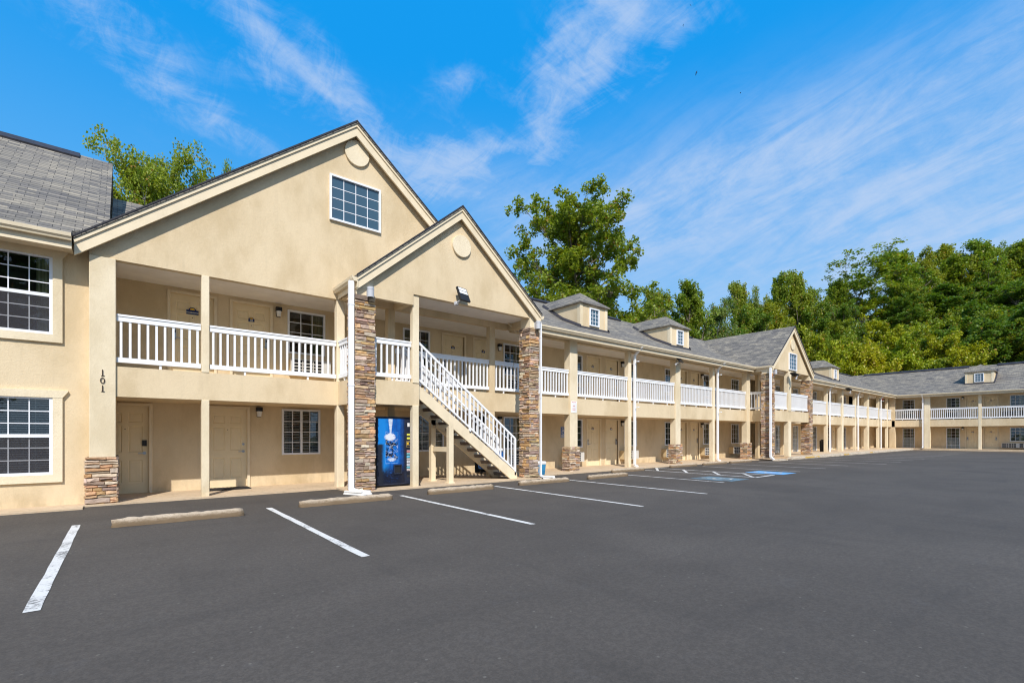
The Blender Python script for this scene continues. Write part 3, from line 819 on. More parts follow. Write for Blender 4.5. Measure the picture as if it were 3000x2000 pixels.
def gable(uc, half, zp, ze, d0, dw, db, zb, u0, u1, boardh=.24, soff=None, lip=.05):
    """front-facing gable: rake boards, wall, two roof slopes running back to db"""
    sl = (zp-ze)/half
    mb = MB()
    for s in (-1, 1):
        pts = [(uc, zp), (uc+s*half, ze), (uc+s*half, ze-.06), (uc, zp-.06/math.cos(math.atan(sl)))]
        vs = [(p[0], d0-lip, p[1]) for p in pts]+[(p[0], db, p[1]) for p in pts]
        mb.add(vs, [(0, 1, 2, 3), (7, 6, 5, 4), (0, 4, 5, 1), (1, 5, 6, 2), (2, 6, 7, 3), (3, 7, 4, 0)])
    for s in (-1, 1):
        q = [(uc, zp+.012), (uc+s*(half+.012), ze+.012-.012*sl), (uc+s*(half+.012), ze-.03), (uc, zp-.034)]
        if s > 0: q = q[::-1]
        mb.prism_d(q, d0-lip-.012, d0-lip+.02, 1)
    part('roof', mb, ['shingle', 'flash'], uv=True)
    bh = boardh/math.cos(math.atan(sl)); mb = MB(); o = .075
    for s in (-1, 1):
        pts = [(uc, zp-o), (uc+s*(half-.01), ze-o+.01*sl), (uc+s*(half-.01), ze-bh-.0), (uc+s*(half-.06-.10), ze-bh+.10*sl-.05), (uc, zp-o-bh)]
        pts = [(uc, zp-o), (uc+s*(half-.012), ze-o+.012*sl), (uc+s*(half-.012), ze-o-bh*.95), (uc+s*(half-.10), ze-o-bh+.10*sl), (uc, zp-o-bh)]
        if s > 0: pts = pts[::-1]
        mb.prism_d(pts, d0, d0+.05)
        q = [(uc, zp-o+.012), (uc+s*(half-.006), ze-o+.012), (uc+s*(half-.006), ze-o-.065), (uc, zp-o-.075)]
        if s > 0: q = q[::-1]
        mb.prism_d(q, d0-.03, d0-.002)
    part('rake_board', mb, 'trim')
    mb = MB()
    zt = lambda u: zp-abs(u-uc)*sl-.10
    poly = [(u0, zb), (u1, zb), (u1, zt(u1)), (uc, zp-.10), (u0, zt(u0))]
    mb.prism_d(poly, dw, dw+.16); part('gable_wall', mb, 'stucco')
    mb = MB()
    for s in (-1, 1):
        a, b = uc, uc+s*half
        vs = [(a, d0+.05, zp-.12), (b, d0+.05, ze-.12), (b, dw, ze-.12), (a, dw, zp-.12)]
        mb.add(vs, [(0, 1, 2, 3)])
    part('rake_soffit', mb, 'trim', recalc=False)
def medallion(u, z, r, d):
    mb = MB(); mb.tube((u, d, z), (u, d-.06, z), r, n=48); part('medallion', mb, 'stucco_light', bevel=.006)
gable(4.84, 5.59, 9.80, 5.27, 12.52, 12.70, 22.3, 5.0, -.53, 10.2)
medallion(4.91, 9.03, .335, 12.70)
add_window('main', 4.18, 5.58, 7.05, 8.25, 4, 4, None, 'none', d=12.665, hole=False, glass='tint')
mb = MB()
for o in (0, PO):
    gable(7.41+o, 3.03, 7.87, 5.30, 11.32, 11.46, 17.2, 5.15, 4.43+o, 10.40+o, .22)
    medallion(7.47+o, 6.78, .305, 11.46)
    if o: add_window('main', 30.36, 31.48, 5.26, 6.26, 3, 4, None, 'none', d=11.425, hole=False, glass='tint')
# porch side beams, returns and ceilings edges
for o in (0, PO):
    bl = [(4.45, 4.62, 11.9, 12.7, 4.98, 5.3), (10.2, 10.38, 11.9, 12.72, 4.98, 5.3)]
    bl += [(4.87, 5.97, 11.455, 11.6, 4.86, 5.152), (5.99, 6.14, 11.66, 12.7, 4.97, 5.19)] if o == 0 else [(4.45, 10.4, 12.7, 12.9, 5.0, 5.3)]
    for q in bl: mb = MB(); mb.box(q[0]+o, q[1]+o, *q[2:]); part('porch_beam', mb, 'stucco')

# ---- dormers
def roof_z(d): return E0[1]+(d-E0[0])*(K0[1]-E0[1])/(K0[0]-E0[0]) if d < K0[0] else K0[1]+(d-K0[0])*(RD[1]-K0[1])/(RD[0]-K0[0])
def dormer(fr, u0, u1, dwin=True):
    f = FRAMES[fr][0]; d0, zt, db = 14.05, 7.18, 16.4; uc = (u0+u1)/2
    mb = MB(); mb.box(u0, u1, d0, db, 5.9, zt)
    me = mb.mesh('dormer', 'stucco', f); o = obj('dormer', me, motel, -ROOT)
    rf = MB(); e = .11; ap = .72; dz = 7.88
    A = [(u0-e, d0-e, zt-.02), (u1+e, d0-e, zt-.02), (u1+e, 16.6, zt-.02), (u0-e, 16.6, zt-.02), (uc, d0+ap+.1, dz), (uc, 17.15, dz)]
    B = [(p[0], p[1], p[2]-.05) for p in A[:4]]
    rf.add(A, [(0, 1, 4), (1, 2, 5, 4), (3, 0, 4, 5)]); rf.add(A[:4]+B, [(0, 4, 5, 1), (1, 5, 6, 2), (3, 7, 4, 0), (4, 7, 6, 5)])
    obj('dormer_roof', rf.mesh('dormer_roof', 'shingle', f, uv=True), o)
    for a, b in ((u0-.012, u0+.15), (u1-.15, u1+.012)): cb = MB(); cb.box(a, b, d0-.022, d0+.15, 5.9, zt-.05); obj('corner_board', cb.mesh('corner_board', 'stucco_light', f), o)
    fl = MB(); g = .016
    zf = roof_z(d0)
    fl.prism_u([(d0-.12, roof_z(d0-.12)+.012), (d0-.10, roof_z(d0-.1)+.045), (d0-.026, zf+.06), (d0-.022, zf-.02)], u0-.04, u1+.04)
    for s, u in ((-1, u0), (1, u1)):
        prev = None
        for d in (d0-.1, K0[0], 16.35):
            z = roof_z(d); cur = [(u+s*.013, d, z+.13), (u+s*.013, d, z-.02), (u+s*.10, d, z+.02), (u+s*.09, d, z+.035)]
            if prev: fl.add(prev+cur, [(0, 4, 7, 3), (3, 7, 6, 2)])
            prev = cur
    obj('flashing', fl.mesh('flashing', 'flash', f, recalc=False), o)
    return uc
for fr, a, b in (('main', 15.24, 17.02), ('main', 22.1, 23.88), ('main', 46.0, 47.8), ('end', 5.1, 6.95), ('end', 13.2, 15.0)):
    uc = dormer(fr, a, b)
    add_window(fr, uc-.31, uc+.31, 6.2, 6.98, 3, 4, None, 'none', d=14.015, hole=False, glass='tint')

# ---- gutters and downspouts
GP = [(0, 0), (-.075, 0), (-.085, .03), (-.115, .062), (-.125, .125), (-.115, .13), (-.105, .10), (0, .10)]
def gutter(fr, u0, u1, d, z):
    mb = MB(); mb.prism_u([(d+p[0], z+p[1]) for p in GP][::-1], u0, u1)
    mb.box(u0, u1, d+.005, d+.03, z-.14, z+.10); mb.quad((u0, d+.03, z-.10), (u0, d+.6, z-.10), (u1, d+.6, z-.10), (u1, d+.03, z-.10))
    part('gutter', mb, 'gutter', FRAMES[fr][0])
gutter('main', -10.3, -.77, 12.42, 5.12)
gutter('main', 10.5, 27.7, 12.27, 5.13); gutter('main', 34.0, 58.12, 12.27, 5.13); gutter('end', .44, 18.5, 12.27, 5.13)
mb = MB(); mb.box(-2.1, -.9, 12.255, 12.29, 5.235, 5.275); 
def side_gutter(u, s, d0, d1, z):
    mb = MB(); prof = [(u+s*-p[0], z+p[1]) for p in GP]
    n = len(prof); vs = [(p[0], d0, p[1]) for p in prof]+[(p[0], d1, p[1]) for p in prof]
    mb.add(vs, [tuple(range(n)), tuple(range(n, 2*n))]+[(i, (i+1) % n, n+(i+1) % n, n+i) for i in range(n)])
    a, b = sorted((u-s*.005, u-s*.03)); mb.box(a, b, d0, d1, z-.14, z+.1)
    part('gutter', mb, 'gutter')
for o in (0, PO):
    side_gutter(4.38+o, -1, 11.30, 12.66 if o == 0 else 12.2, 5.13); side_gutter(10.44+o, 1, 11.30, 12.2, 5.13)
def downspout(pts, w=.10, t=.075, fr='main'):
    mb = MB()
    for a, b in zip(pts[:-1], pts[1:]): mb.beam(a, b, w, t) if abs(a[2]-b[2]) < .4 else mb.box(b[0]-w/2, b[0]+w/2, b[1]-t/2, b[1]+t/2, min(a[2], b[2]), max(a[2], b[2]))
    for z in (4.55, 2.6): mb.box(pts[1][0]-w/2-.006, pts[1][0]+w/2+.006, pts[1][1]-t/2-.006, pts[1][1]+t/2+.006, z, z+.035)
    part('downspout', mb, 'white', FRAMES[fr][0])
for o in (0, PO):
    u = 4.26+o; downspout([(u, 11.37, 5.13), (u, 11.37, 5.0), (u, 11.37, .10 if o == 0 else .2), (u-.04 if o else u+.05, 11.17, .06)], .12, .085)
downspout([(10.50, 11.40, 5.13), (10.50, 11.40, 5.0), (10.50, 11.40, .10), (10.55, 11.25, .06)], .05, .06)
for u in (17.09, 24.22, 40.92, 47.62, 54.35):
    downspout([(u, 12.2, 5.16), (u, 12.42, 4.98), (u, 12.56, 4.86), (u, 12.58, .12), (u, 12.42, .05)])
downspout([(2.37, 12.2, 5.16), (2.37, 12.42, 4.98), (2.37, 12.56, 4.86), (2.37, 12.58, .25), (2.37, 12.42, .2)], fr='end')

# ---- lamps on the pillars, floodlights, camera
def pillar_lamp(u, d, z):
    mb = MB(); mb.tube((u, d, z), (u, d, z+.25), .085, n=20); mb.box(u-.05, u+.05, d+.03, d+.16, z+.02, z+.23)
    mb.tube((u, d, z+.19), (u, d, z+.20), .089, n=20); mb.tube((u, d, z-.004), (u, d, z), .07, n=16, m=1)
    part('pillar_lamp', mb, ['grey_lamp', 'lamp_black'])
for u in (4.72, 10.3, 4.72+PO): pillar_lamp(u, 11.30, 4.80)
def floodlight(c, yaw, pitch, w=.42, h=.5):
    mb = MB(); mb.box(-w/2, w/2, -.03, .03, -h/2, h/2)
    for k in range(6): x = -w/2+w*(k+.5)/6; mb.box(x-.008, x+.008, .03, .055, -h*.4, h*.2)
    a = mb.mesh('floodlight', 'lamp_black')
    o = obj('floodlight', a, motel, Vector(c)-ROOT); o.rotation_euler = (pitch, 0, yaw)
    l = MB()
    for z0, z1 in ((.0, .10), (.12, .22)): l.box(-w/2+.03, w/2-.03, -.038, -.03, z0*h/.5, z1*h/.5)
    obj('lens', l.mesh('lens', 'lamp_glass'), o)
    b = MB(); b.tube((-w*.35, .04, -h*.42), (-w*.35, .24, -h*.36), .02); b.box(-w*.35-.05, -w*.35+.05, .2, .27, -h*.5, -h*.28)
    obj('bracket', b.mesh('bracket', 'grey_lamp'), o)
floodlight((7.40, 11.24, 5.35), R(12), R(-24), .37, .43)
floodlight((20.3, 12.40, 4.98), R(14), R(-34), .46, .36)
floodlight((30.25, 11.1, 4.95), R(60), R(-62), .36, .34)
floodlight((43.4, 12.1, 4.95), R(60), R(-62), .36, .34)
mb = MB(); mb.tube((28.0, 12.55, 4.86), (28.0, 12.43, 4.83), .04); mb.tube((28.0, 12.56, 4.94), (28.0, 12.56, 4.84), .03); part('security_camera', mb, 'grey_lamp')
mb = MB(); mb.box(56.2, 56.6, 12.92, 12.96, 4.75, 4.92); part('exit_sign', mb, 'signred')
# notice frames on the room wall and dark power sockets
mb = MB()
for u, z in ((27.2, 3.75), (27.2, .9), (44.5, 3.75), (5.05, 1.0)): mb.box(u-.16, u+.16, DW-.05, DW, z, z+.85)
part('service_panel', mb, 'trim', bevel=.01)
mb = MB(); mb.box(11.93, 12.08, DW-.06, DW, .66, .80); part('socket_box', mb, 'metal_dark', bevel=.01)
# house number on the corner column
mb = MB()
for ch, z in (('1', 2.66), ('0', 2.50), ('1', 2.345)):
    vs, fs = text_verts(ch, .175, .0)
    mb.add([(-.325+v[0]*1.0, DA-.064, z+v[1]) for v in vs], fs)
    mb.box(-.325-.022, -.325+.03, DA-.0635, DA-.05, z-.062, z-.052) if ch == '1' else None
part('house_number', mb, 'numeral', recalc=False)

# ------------------------------------------------------------------ staircase
def staircase():
    o = empty('staircase', (6.17, 12.2, 0)); O = Vector((6.17, 12.2, 0))
    tag(o, 'beige open-tread outdoor stair with white railings beside the vending machine', 'staircase')
    def pt(name, mb, m, parent=None, **k):
        me = mb.mesh(name, m, **k)
        return obj(name, me, parent or o, -O if parent is None else (0, 0, 0))
    u0, u1, zt = 6.17, 9.72, 2.80; sl = zt/(u1-u0+.0)
    dn, df = 11.70, 12.58
    for d in (dn, df):
        mb = MB(); mb.prism_d([(u0, zt-.34), (u1-.22, .0), (u1, .0), (u1, .20), (u0, zt+.02)], d-.03, d+.03); pt('stringer', mb, 'trim')
    n = 13
    for i in range(n):
        z = zt*(1-(i+1)/(n+1)); u = u0+(u1-u0)*(i+.55)/(n+.6)
        mb = MB(); mb.box(u, u+.31, dn+.03, df-.03, z-.06, z); mb.box(u+.02, u+.06, dn+.03, df-.03, z-.10, z-.06); pt('tread', mb, 'tread')
    for d in (dn, df):
        mb = MB(); a, b = (u0+.03, zt+.1), (u1-.06, .24)
        top = 1.06; k = (b[1]-a[1])/(b[0]-a[0])
        mb.beam((a[0], d, a[1]+top), (b[0], d, b[1]+top), .05, .06)
        mb.beam((a[0], d, a[1]+.06), (b[0], d, b[1]+.06), .045, .05); None
        N = 24
        for i in range(N+1):
            u = a[0]+(b[0]-a[0])*i/N; z = a[1]+k*(u-a[0]); w = .03 if i in (0, 12, N) else .017
            mb.box(u-w, u+w, d-w, d+w, z+(-.10 if w > .02 else .05), z+top)
        pt('handrail', mb, 'white')
        mb = MB(); mb.beam((a[0], d+.05*(1 if d < 12 else -1), a[1]+.86), (b[0], d+.05*(1 if d < 12 else -1), b[1]+.86), .03, .03); pt('grab_rail', mb, 'grey_lamp')
    for d, u in ((11.73, 7.27), (12.62, 7.2)):
        h = zt-sl*(u-u0)-.12
        mb = MB(); mb.box(u-.075, u+.075, d-.07, d+.07, .04, h); mb.box(u-.11, u+.11, d-.1, d+.1, .035, .06); pt('post', mb, 'trim')
    for z, a, b in ((1.0, .09, .14), (1.66, .12, .09)):
        mb = MB(); mb.beam((7.24, 11.8, z), (7.21, 12.56, z), a, b); pt('cross_beam', mb, 'trim')
staircase()
def rear_stair():
    O = Vector((35.5, 17.2, 0)); o = empty('staircase', O)
    tag(o, 'shaded stair with white railing inside the dark passage near the far stone pillars', 'staircase')
    u0, u1, d0, d1 = 33.0, 38.6, 16.4, 17.5; zt = 3.6; n = 18
    for d in (d0, d1):
        mb = MB(); mb.prism_d([(u0, zt-.3), (u1-.25, .0), (u1, 0), (u1, .18), (u0, zt)], d-.03, d+.03); obj('stringer', mb.mesh('stringer', 'trim'), o, -O)
    for i in range(n):
        z = zt*(1-(i+1)/(n+1)); u = u0+(u1-u0)*(i+.5)/(n+.5)
        mb = MB(); mb.box(u, u+.3, d0+.03, d1-.03, z-.05, z); obj('tread', mb.mesh('tread', 'tread'), o, -O)
    mb = MB(); k = -zt/(u1-u0)
    mb.beam((u0, d0, zt+1.0), (u1-.05, d0, 1.05), .05, .05); mb.beam((u0, d0, zt+.12), (u1-.05, d0, .2), .05, .05)
    for i in range(28):
        u = u0+.05+(u1-u0-.1)*i/27; z = zt+k*(u-u0); mb.box(u-.016, u+.016, d0-.016, d0+.016, z+.1, z+1.0)
    obj('handrail', mb.mesh('handrail', 'white'), o, -O)
rear_stair()

# ------------------------------------------------------------------ vending machine
def m_vend():
    m, nt, p = newmat('vending_picture'); o = nt.obj()
    sx = nt.new('ShaderNodeSeparateXYZ'); nt.l.new(o, sx.inputs[0]); x, z = sx.outputs[0], sx.outputs[2]
    n1 = nt.noise(o, 5., 6, .65, 1.); n2 = nt.noise(o, 22., 5, .7, 1.5); n3 = nt.noise(nt.scale(o, (1, 1, .35)), 9, 4, .6)
    def band(v, a, b, e=.02): return nt.m('MULTIPLY', nt.ramp(v, a-e, a+e), nt.ramp(v, b+e, b-e))
    col = nt.mix(nt.ramp(n3, .3, .7), (.004, .055, .28), (.005, .12, .48))
    col = nt.mix(nt.ramp(nt.m('ADD', x, nt.m('MULTIPLY', nt.m('SUBTRACT', n1, .5), .25)), -.1, -.3), col, (.010, .22, .66))
    col = nt.mix(nt.ramp(nt.m('ADD', x, nt.m('MULTIPLY', n1, .2)), .20, .42), col, (.006, .02, .07))
    lo = nt.ramp(nt.m('ADD', z, nt.m('MULTIPLY', nt.m('SUBTRACT', n1, .5), .4)), .66, .36)
    col = nt.mix(lo, col, (.010, .013, .028))
    left = nt.m('MULTIPLY', nt.ramp(nt.m('ADD', x, nt.m('MULTIPLY', n1, .08)), -.22, -.34), nt.ramp(nt.m('ADD', z, nt.m('MULTIPLY', n2, .1)), 1.24, 1.20))
    col = nt.mix(left, col, (.018, .022, .035))  # dark reflection at the left edge, painted into the panel colour
    # blue spray near the bottom
    col = nt.mix(nt.m('MULTIPLY', nt.m('MULTIPLY', band(z, .2, .75, .12), nt.ramp(n2, .56, .66)), nt.ramp(nt.m('ABSOLUTE', nt.m('ADD', x, .08)), .28, .05)), col, (.01, .10, .42))
    # tumbler body
    gx0, gx1, gz0, gz1 = -.255, .095, .66, 1.50
    inside = nt.m('MULTIPLY', band(x, gx0, gx1, .008), band(z, gz0, gz1, .01))
    gb = nt.mix(nt.ramp(n2, .35, .6), (.003, .07, .34), (.01, .20, .66))
    col = nt.mix(nt.m('MULTIPLY', inside, .55), col, gb)
    ed = nt.m('ADD', band(x, gx0-.012, gx0+.008, .006), band(x, gx1-.008, gx1+.012, .006))
    col = nt.mix(nt.m('MULTIPLY', nt.m('MULTIPLY', ed, band(z, gz0, gz1, .01)), nt.ramp(n1, .35, .65, .1, .7)), col, (.10, .30, .72))
    rim = nt.m('ADD', band(z, gz1-.012, gz1+.006, .006), band(z, gz0-.008, gz0+.012, .006))
    col = nt.mix(nt.m('MULTIPLY', nt.m('MULTIPLY', rim, band(x, gx0, gx1, .01)), nt.ramp(n1, .45, .65)), col, (.22, .42, .8))
    # ice: dark hollows with bright edges
    icez = band(z, .78, 1.34, .06)
    v = nt.new('ShaderNodeTexVoronoi', feature='DISTANCE_TO_EDGE'); v.inputs['Scale'].default_value = 9.
    nt.l.new(nt.vm('ADD', o, nt.scale(nt.new('ShaderNodeTexNoise').outputs['Color'], (.12, 0, .12))), v.inputs['Vector'])
    col = nt.mix(nt.m('MULTIPLY', nt.m('MULTIPLY', inside, icez), nt.ramp(n1, .46, .56)), col, (.008, .010, .022))
    col = nt.mix(nt.m('MULTIPLY', nt.m('MULTIPLY', nt.m('MULTIPLY', inside, icez), nt.ramp(v.outputs['Distance'], .035, .01)), nt.ramp(n2, .42, .55)), col, (.62, .66, .75))
    # splash at the surface and foam at the bottom
    dx = nt.m('DIVIDE', nt.m('ADD', x, .13), .20); dz = nt.m('DIVIDE', nt.m('SUBTRACT', z, 1.36), .14)
    sp = nt.m('SUBTRACT', 1.15, nt.m('SQRT', nt.m('ADD', nt.m('MULTIPLY', dx, dx), nt.m('MULTIPLY', dz, dz))))
    col = nt.mix(nt.m('MULTIPLY', nt.ramp(nt.m('MULTIPLY', sp, n2), .14, .30), .95), col, (.72, .74, .80))
    dz2 = nt.m('DIVIDE', nt.m('SUBTRACT', z, .76), .085); dx2 = nt.m('DIVIDE', nt.m('ADD', x, .08), .2)
    sp2 = nt.m('SUBTRACT', 1.1, nt.m('SQRT', nt.m('ADD', nt.m('MULTIPLY', dx2, dx2), nt.m('MULTIPLY', dz2, dz2))))
    col = nt.mix(nt.m('MULTIPLY', nt.ramp(nt.m('MULTIPLY', sp2, n2), .20, .36), .85), col, (.62, .68, .80))
    # poured stream
    w = nt.m('ADD', nt.m('MULTIPLY', nt.ramp(z, 1.45, 1.85), .035), .02)
    st = nt.ramp(nt.m('SUBTRACT', nt.m('ABSOLUTE', nt.m('ADD', x, nt.m('ADD', .115, nt.m('MULTIPLY', nt.m('SUBTRACT', n2, .5), .03)))), w), .008, -.004)
    st = nt.m('MULTIPLY', nt.m('MULTIPLY', st, nt.ramp(z, 1.42, 1.46)), nt.ramp(nt.noise(nt.scale(o, (3, 1, 1)), 30, 3), .34, .55, .2, 1.))
    col = nt.mix(st, col, (.70, .76, .85))
    nt.put(p.inputs['Base Color'], col); p.inputs['Roughness'].default_value = .22; p.inputs['Specular IOR Level'].default_value = .4
    return m
M['vend_pic'] = m_vend()
def vending():
    O = Vector((5.61, 11.84, 0)); o = empty('vending_machine', O)
    tag(o, 'tall dark blue drinks vending machine showing water poured into a glass', 'vending machine')
    W, H, D = 1.0, 1.90, .82
    a = MB(); a.box(-W/2, W/2, .03, D, .07, H); a.box(-W/2+.03, W/2-.03, .1, D-.05, .0, .07); obj('cabinet', a.mesh('cabinet', 'vdark', bevel=.012), o)
    a = MB(); x0, x1 = -W/2+.035, W/2-.215
    a.box(x0, x1, -.005, .0, .13, H-.05); d = obj('front_panel', a.mesh('front_panel', 'vend_pic'), o)
    a = MB(); a.box(-W/2, W/2, .0, .03, .09, .13); a.box(-W/2, W/2, .0, .03, H-.05, H); a.box(-W/2, x0, .0, .03, .13, H-.05); a.box(x1, x1+.02, -.012, .03, .13, H-.05)
    a.box(x0, x1, .0, .03, .13, H-.05)
    obj('door_frame', a.mesh('door_frame', 'vdark', bevel=.005), o)
    a = MB(); a.box(x1+.02, W/2, -.004, .03, .13, H-.05); c = obj('control_panel', a.mesh('control_panel', 'vdark', bevel=.006), o)
    bx = (x1+.02+W/2)/2+.005
    def sub(name, mb, m): obj(name, mb.mesh(name, m), c)
    a = MB(); a.box(bx-.035, bx+.03, -.01, -.004, 1.64, 1.74); sub('price_label', a, 'signwhite')
    for z in (1.40, 1.30):
        a = MB(); a.box(bx-.05, bx+.04, -.010, -.004, z, z+.05); sub('display', a, 'ydisp')
    a = MB(); a.box(bx-.07, bx+.055, -.02, -.004, 1.08, 1.25); a.box(bx-.05, bx-.01, -.026, -.02, 1.16, 1.21, 1); a.box(bx+.0, bx+.04, -.026, -.02, 1.16, 1.22, 2); a.box(bx-.06, bx+.05, -.024, -.02, 1.095, 1.13, 2)
    sub('coin_slot', a, ['brass', 'yellow', 'vdark'])
    cols = [('red_btn', (.55, .22, .22)), ('teal_btn', (.12, .40, .44)), ('cyan_btn', (.06, .42, .65)), ('grey_btn', (.5, .48, .5)), ('pale_btn', (.62, .62, .64)), ('pale_btn2', (.55, .56, .62)), ('teal_btn2', (.14, .45, .55)), ('grey_btn2', (.58, .48, .46))]
    for i, (nm, cc) in enumerate(cols):
        if nm not in M: M[nm] = mat(nm, cc, .35, .5, 45)
        a = MB(); z = 1.0-i*.072; a.box(bx-.055, bx+.04, -.014, -.004, z-.055, z); a.box(bx-.05, bx+.035, -.016, -.014, z-.012, z-.004, 1)
        sub('button', a, [nm, 'signwhite'])
    a = MB(); a.box(bx-.05, bx+.045, -.012, -.004, .36, .40); a.box(bx-.05, bx+.045, -.009, -.004, .27, .33, 1); sub('coin_return', a, ['rubber', 'metal_dark'])
    a = MB(); a.box(.0-.03, .20, -.035, -.005, .37, .40); a.box(-.03, .20, -.035, -.005, .60, .63); a.box(-.03, 0, -.035, -.005, .40, .60); a.box(.17, .2, -.035, -.005, .40, .60)
    b = obj('delivery_slot', a.mesh('delivery_slot', 'vdark', bevel=.005), o)
    a = MB(); a.box(.0, .17, -.012, -.006, .40, .60); obj('flap', a.mesh('flap', 'rubber'), b)
    a = MB(); pts = [(.52, .3, .3), (.66, .1, .12), (.72, -.1, .05), (.64, -.2, .045), (.55, -.05, .045)]
    for p, q in zip(pts[:-1], pts[1:]): a.tube(p, q, .008, n=6)
    obj('power_cord', a.mesh('power_cord', 'rubber'), o)
vending()

# ------------------------------------------------------------------ small things
def cooler():
    O = Vector((10.98, 12.22, .038)); o = empty('cooler', O)
    tag(o, 'blue picnic cooler with white lid standing on the walkway behind the right stone pillar', 'cooler')
    a = MB(); w0, w1, dd, h = .30, .34, .2, .36
    a.add([(-w0, -dd+.02, 0), (w0, -dd+.02, 0), (w0, dd-.02, 0), (-w0, dd-.02, 0), (-w1, -dd, h), (w1, -dd, h), (w1, dd, h), (-w1, dd, h)], [(0, 3, 2, 1), (4, 5, 6, 7), (0, 1, 5, 4), (1, 2, 6, 5), (2, 3, 7, 6), (3, 0, 4, 7)])
    for z in (.05, .09, .13): a.box(-w0-.005, w0+.005, -dd+.005, -dd+.02, z, z+.012)
    obj('body', a.mesh('body', 'coolblue', bevel=.012), o)
    a = MB(); a.box(-w1-.01, w1+.01, -dd-.01, dd+.01, h, h+.11); obj('lid', a.mesh('lid', 'signwhite', bevel=.025), o)
    for s in (-1, 1): a = MB(); a.box(s*(w1+.012)-.012, s*(w1+.012)+.012, -.08, .08, .24, .30); obj('handle', a.mesh('handle', 'signwhite'), o)
cooler()
def cart():
    O = Vector((10.05, 13.5, .045)); o = empty('laundry_cart', O)
    tag(o, 'blue laundry cart with white linen on top, half hidden behind the stair railing', 'cart')
    a = MB(); a.add([(-.36, -.26, .18), (.36, -.26, .18), (.36, .26, .18), (-.36, .26, .18), (-.42, -.3, .8), (.42, -.3, .8), (.42, .3, .8), (-.42, .3, .8)], [(0, 3, 2, 1), (0, 1, 5, 4), (1, 2, 6, 5), (2, 3, 7, 6), (3, 0, 4, 7), (4, 5, 6, 7)])
    obj('tub', a.mesh('tub', 'binblue', bevel=.02), o)
    a = MB(); a.box(-.43, .43, -.31, -.28, .78, .83); a.box(-.43, .43, .28, .31, .78, .83); a.box(-.43, -.40, -.28, .28, .78, .83); a.box(.40, .43, -.28, .28, .78, .83); obj('rim', a.mesh('rim', 'metal'), o)
    r = random.Random(3); a = MB()
    for k in range(5): x = -.3+.14*k; a.box(x-.1, x+.1, -.24, .24, .80+.02*k % .04, .86+r.uniform(0, .07))
    obj('linen', a.mesh('linen', 'signwhite', bevel=.03), o)
    for x in (-.28, .28):
        for y_ in (-.2, .2):
            a = MB(); a.tube((x-.02, y_, .06), (x+.02, y_, .06), .06, n=14); a.box(x-.012, x+.012, y_-.03, y_+.03, .06, .18); obj('wheel', a.mesh('wheel', 'rubber'), o)
cart()
def trash():
    O = Vector((41.5, 13.15, .15)); o = empty('trash_can', O)
    tag(o, 'black cylindrical trash can on the walkway to the right of the far stone pillars', 'trash can')
    a = MB(); a.tube((0, 0, 0), (0, 0, .78), .27, .29, n=24)
    for z in (.15, .4, .65): a.tube((0, 0, z), (0, 0, z+.03), .295, n=24)
    obj('body', a.mesh('body', 'rubber'), o)
    a = MB(); a.tube((0, 0, .78), (0, 0, .84), .30, .28, n=24); a.tube((0, 0, .84), (0, 0, .93), .28, .15, n=24); obj('lid', a.mesh('lid', 'lamp_black'), o)
trash()
def mat_thing():
    a = MB(); a.box(1.62, 2.55, 13.72, 14.27, .045, .06); a.box(1.67, 2.50, 13.77, 14.22, .06, .064)
    for k in range(9): a.box(1.7+k*.09, 1.74+k*.09, 13.8, 14.2, .064, .069)
    tag(obj('door_mat', a.mesh('door_mat', 'rubber')), 'black rubber door mat in front of the ground floor door with the knob', 'door mat')
mat_thing()
def acc_sign():
    O = Vector((14.52, DW-.004, 1.30)); o = empty('accessible_sign', O)
    tag(o, 'faded blue accessible parking sign with wheelchair symbol on the wall left of the wide column', 'sign')
    a = MB(); a.box(-.16, .16, -.006, 0, 0, .47); obj('panel', a.mesh('panel', 'signblue'), o)
    a = MB(); d = -.0085
    a.tube((-.035, d, .40), (-.035, d-.001, .40), .026, n=14); a.beam((-.035, d, .37), (-.025, d, .26), .004, .03); a.beam((-.03, d, .325), (.03, d, .325), .004, .018)
    a.beam((-.025, d, .265), (.045, d, .265), .004, .022); a.beam((.045, d, .27), (.075, d, .185), .004, .022); a.beam((.07, d, .19), (.10, d, .20), .004, .018)
    n = 22
    for i in range(n):
        t0, t1 = R(120+i*250/n), R(120+(i+1)*250/n)
        a.beam((-.01+.078*math.cos(t0), d, .235+.078*math.sin(t0)), (-.01+.078*math.cos(t1), d, .235+.078*math.sin(t1)), .004, .017)
    for z in (.10, .065, .03): a.box(-.12, .12, -.008, -.006, z, z+.018)
    for x0, x1, z0, z1 in ((-.15, .15, .005, .013), (-.15, .15, .457, .465), (-.155, -.147, .005, .465), (.147, .155, .005, .465)): a.box(x0, x1, -.008, -.006, z0, z1)
    obj('symbol', a.mesh('symbol', 'signwhite'), o)
acc_sign()
def notice():
    O = Vector((13.39, DA-.037, 2.27)); o = empty('notice_sign', O)
    tag(o, 'white notice board with small red lettering on the wide stucco column right of the porch', 'sign')
    a = MB(); a.box(-.155, .155, -.006, 0, 0, .44); obj('panel', a.mesh('panel', 'signwhite'), o)
    a = MB(); r = random.Random(5)
    for z, n, h in ((.385, 9, .026), (.24, 5, .024), (.16, 6, .012), (.12, 7, .012), (.09, 6, .016)):
        w = n*.026; x = -w/2
        for k in range(n):
            if not (n == 9 and k == 4): a.box(x, x+.018, -.0075, -.006, z, z+h)
            x += .026
    obj('lettering', a.mesh('lettering', 'signred'), o)
notice()
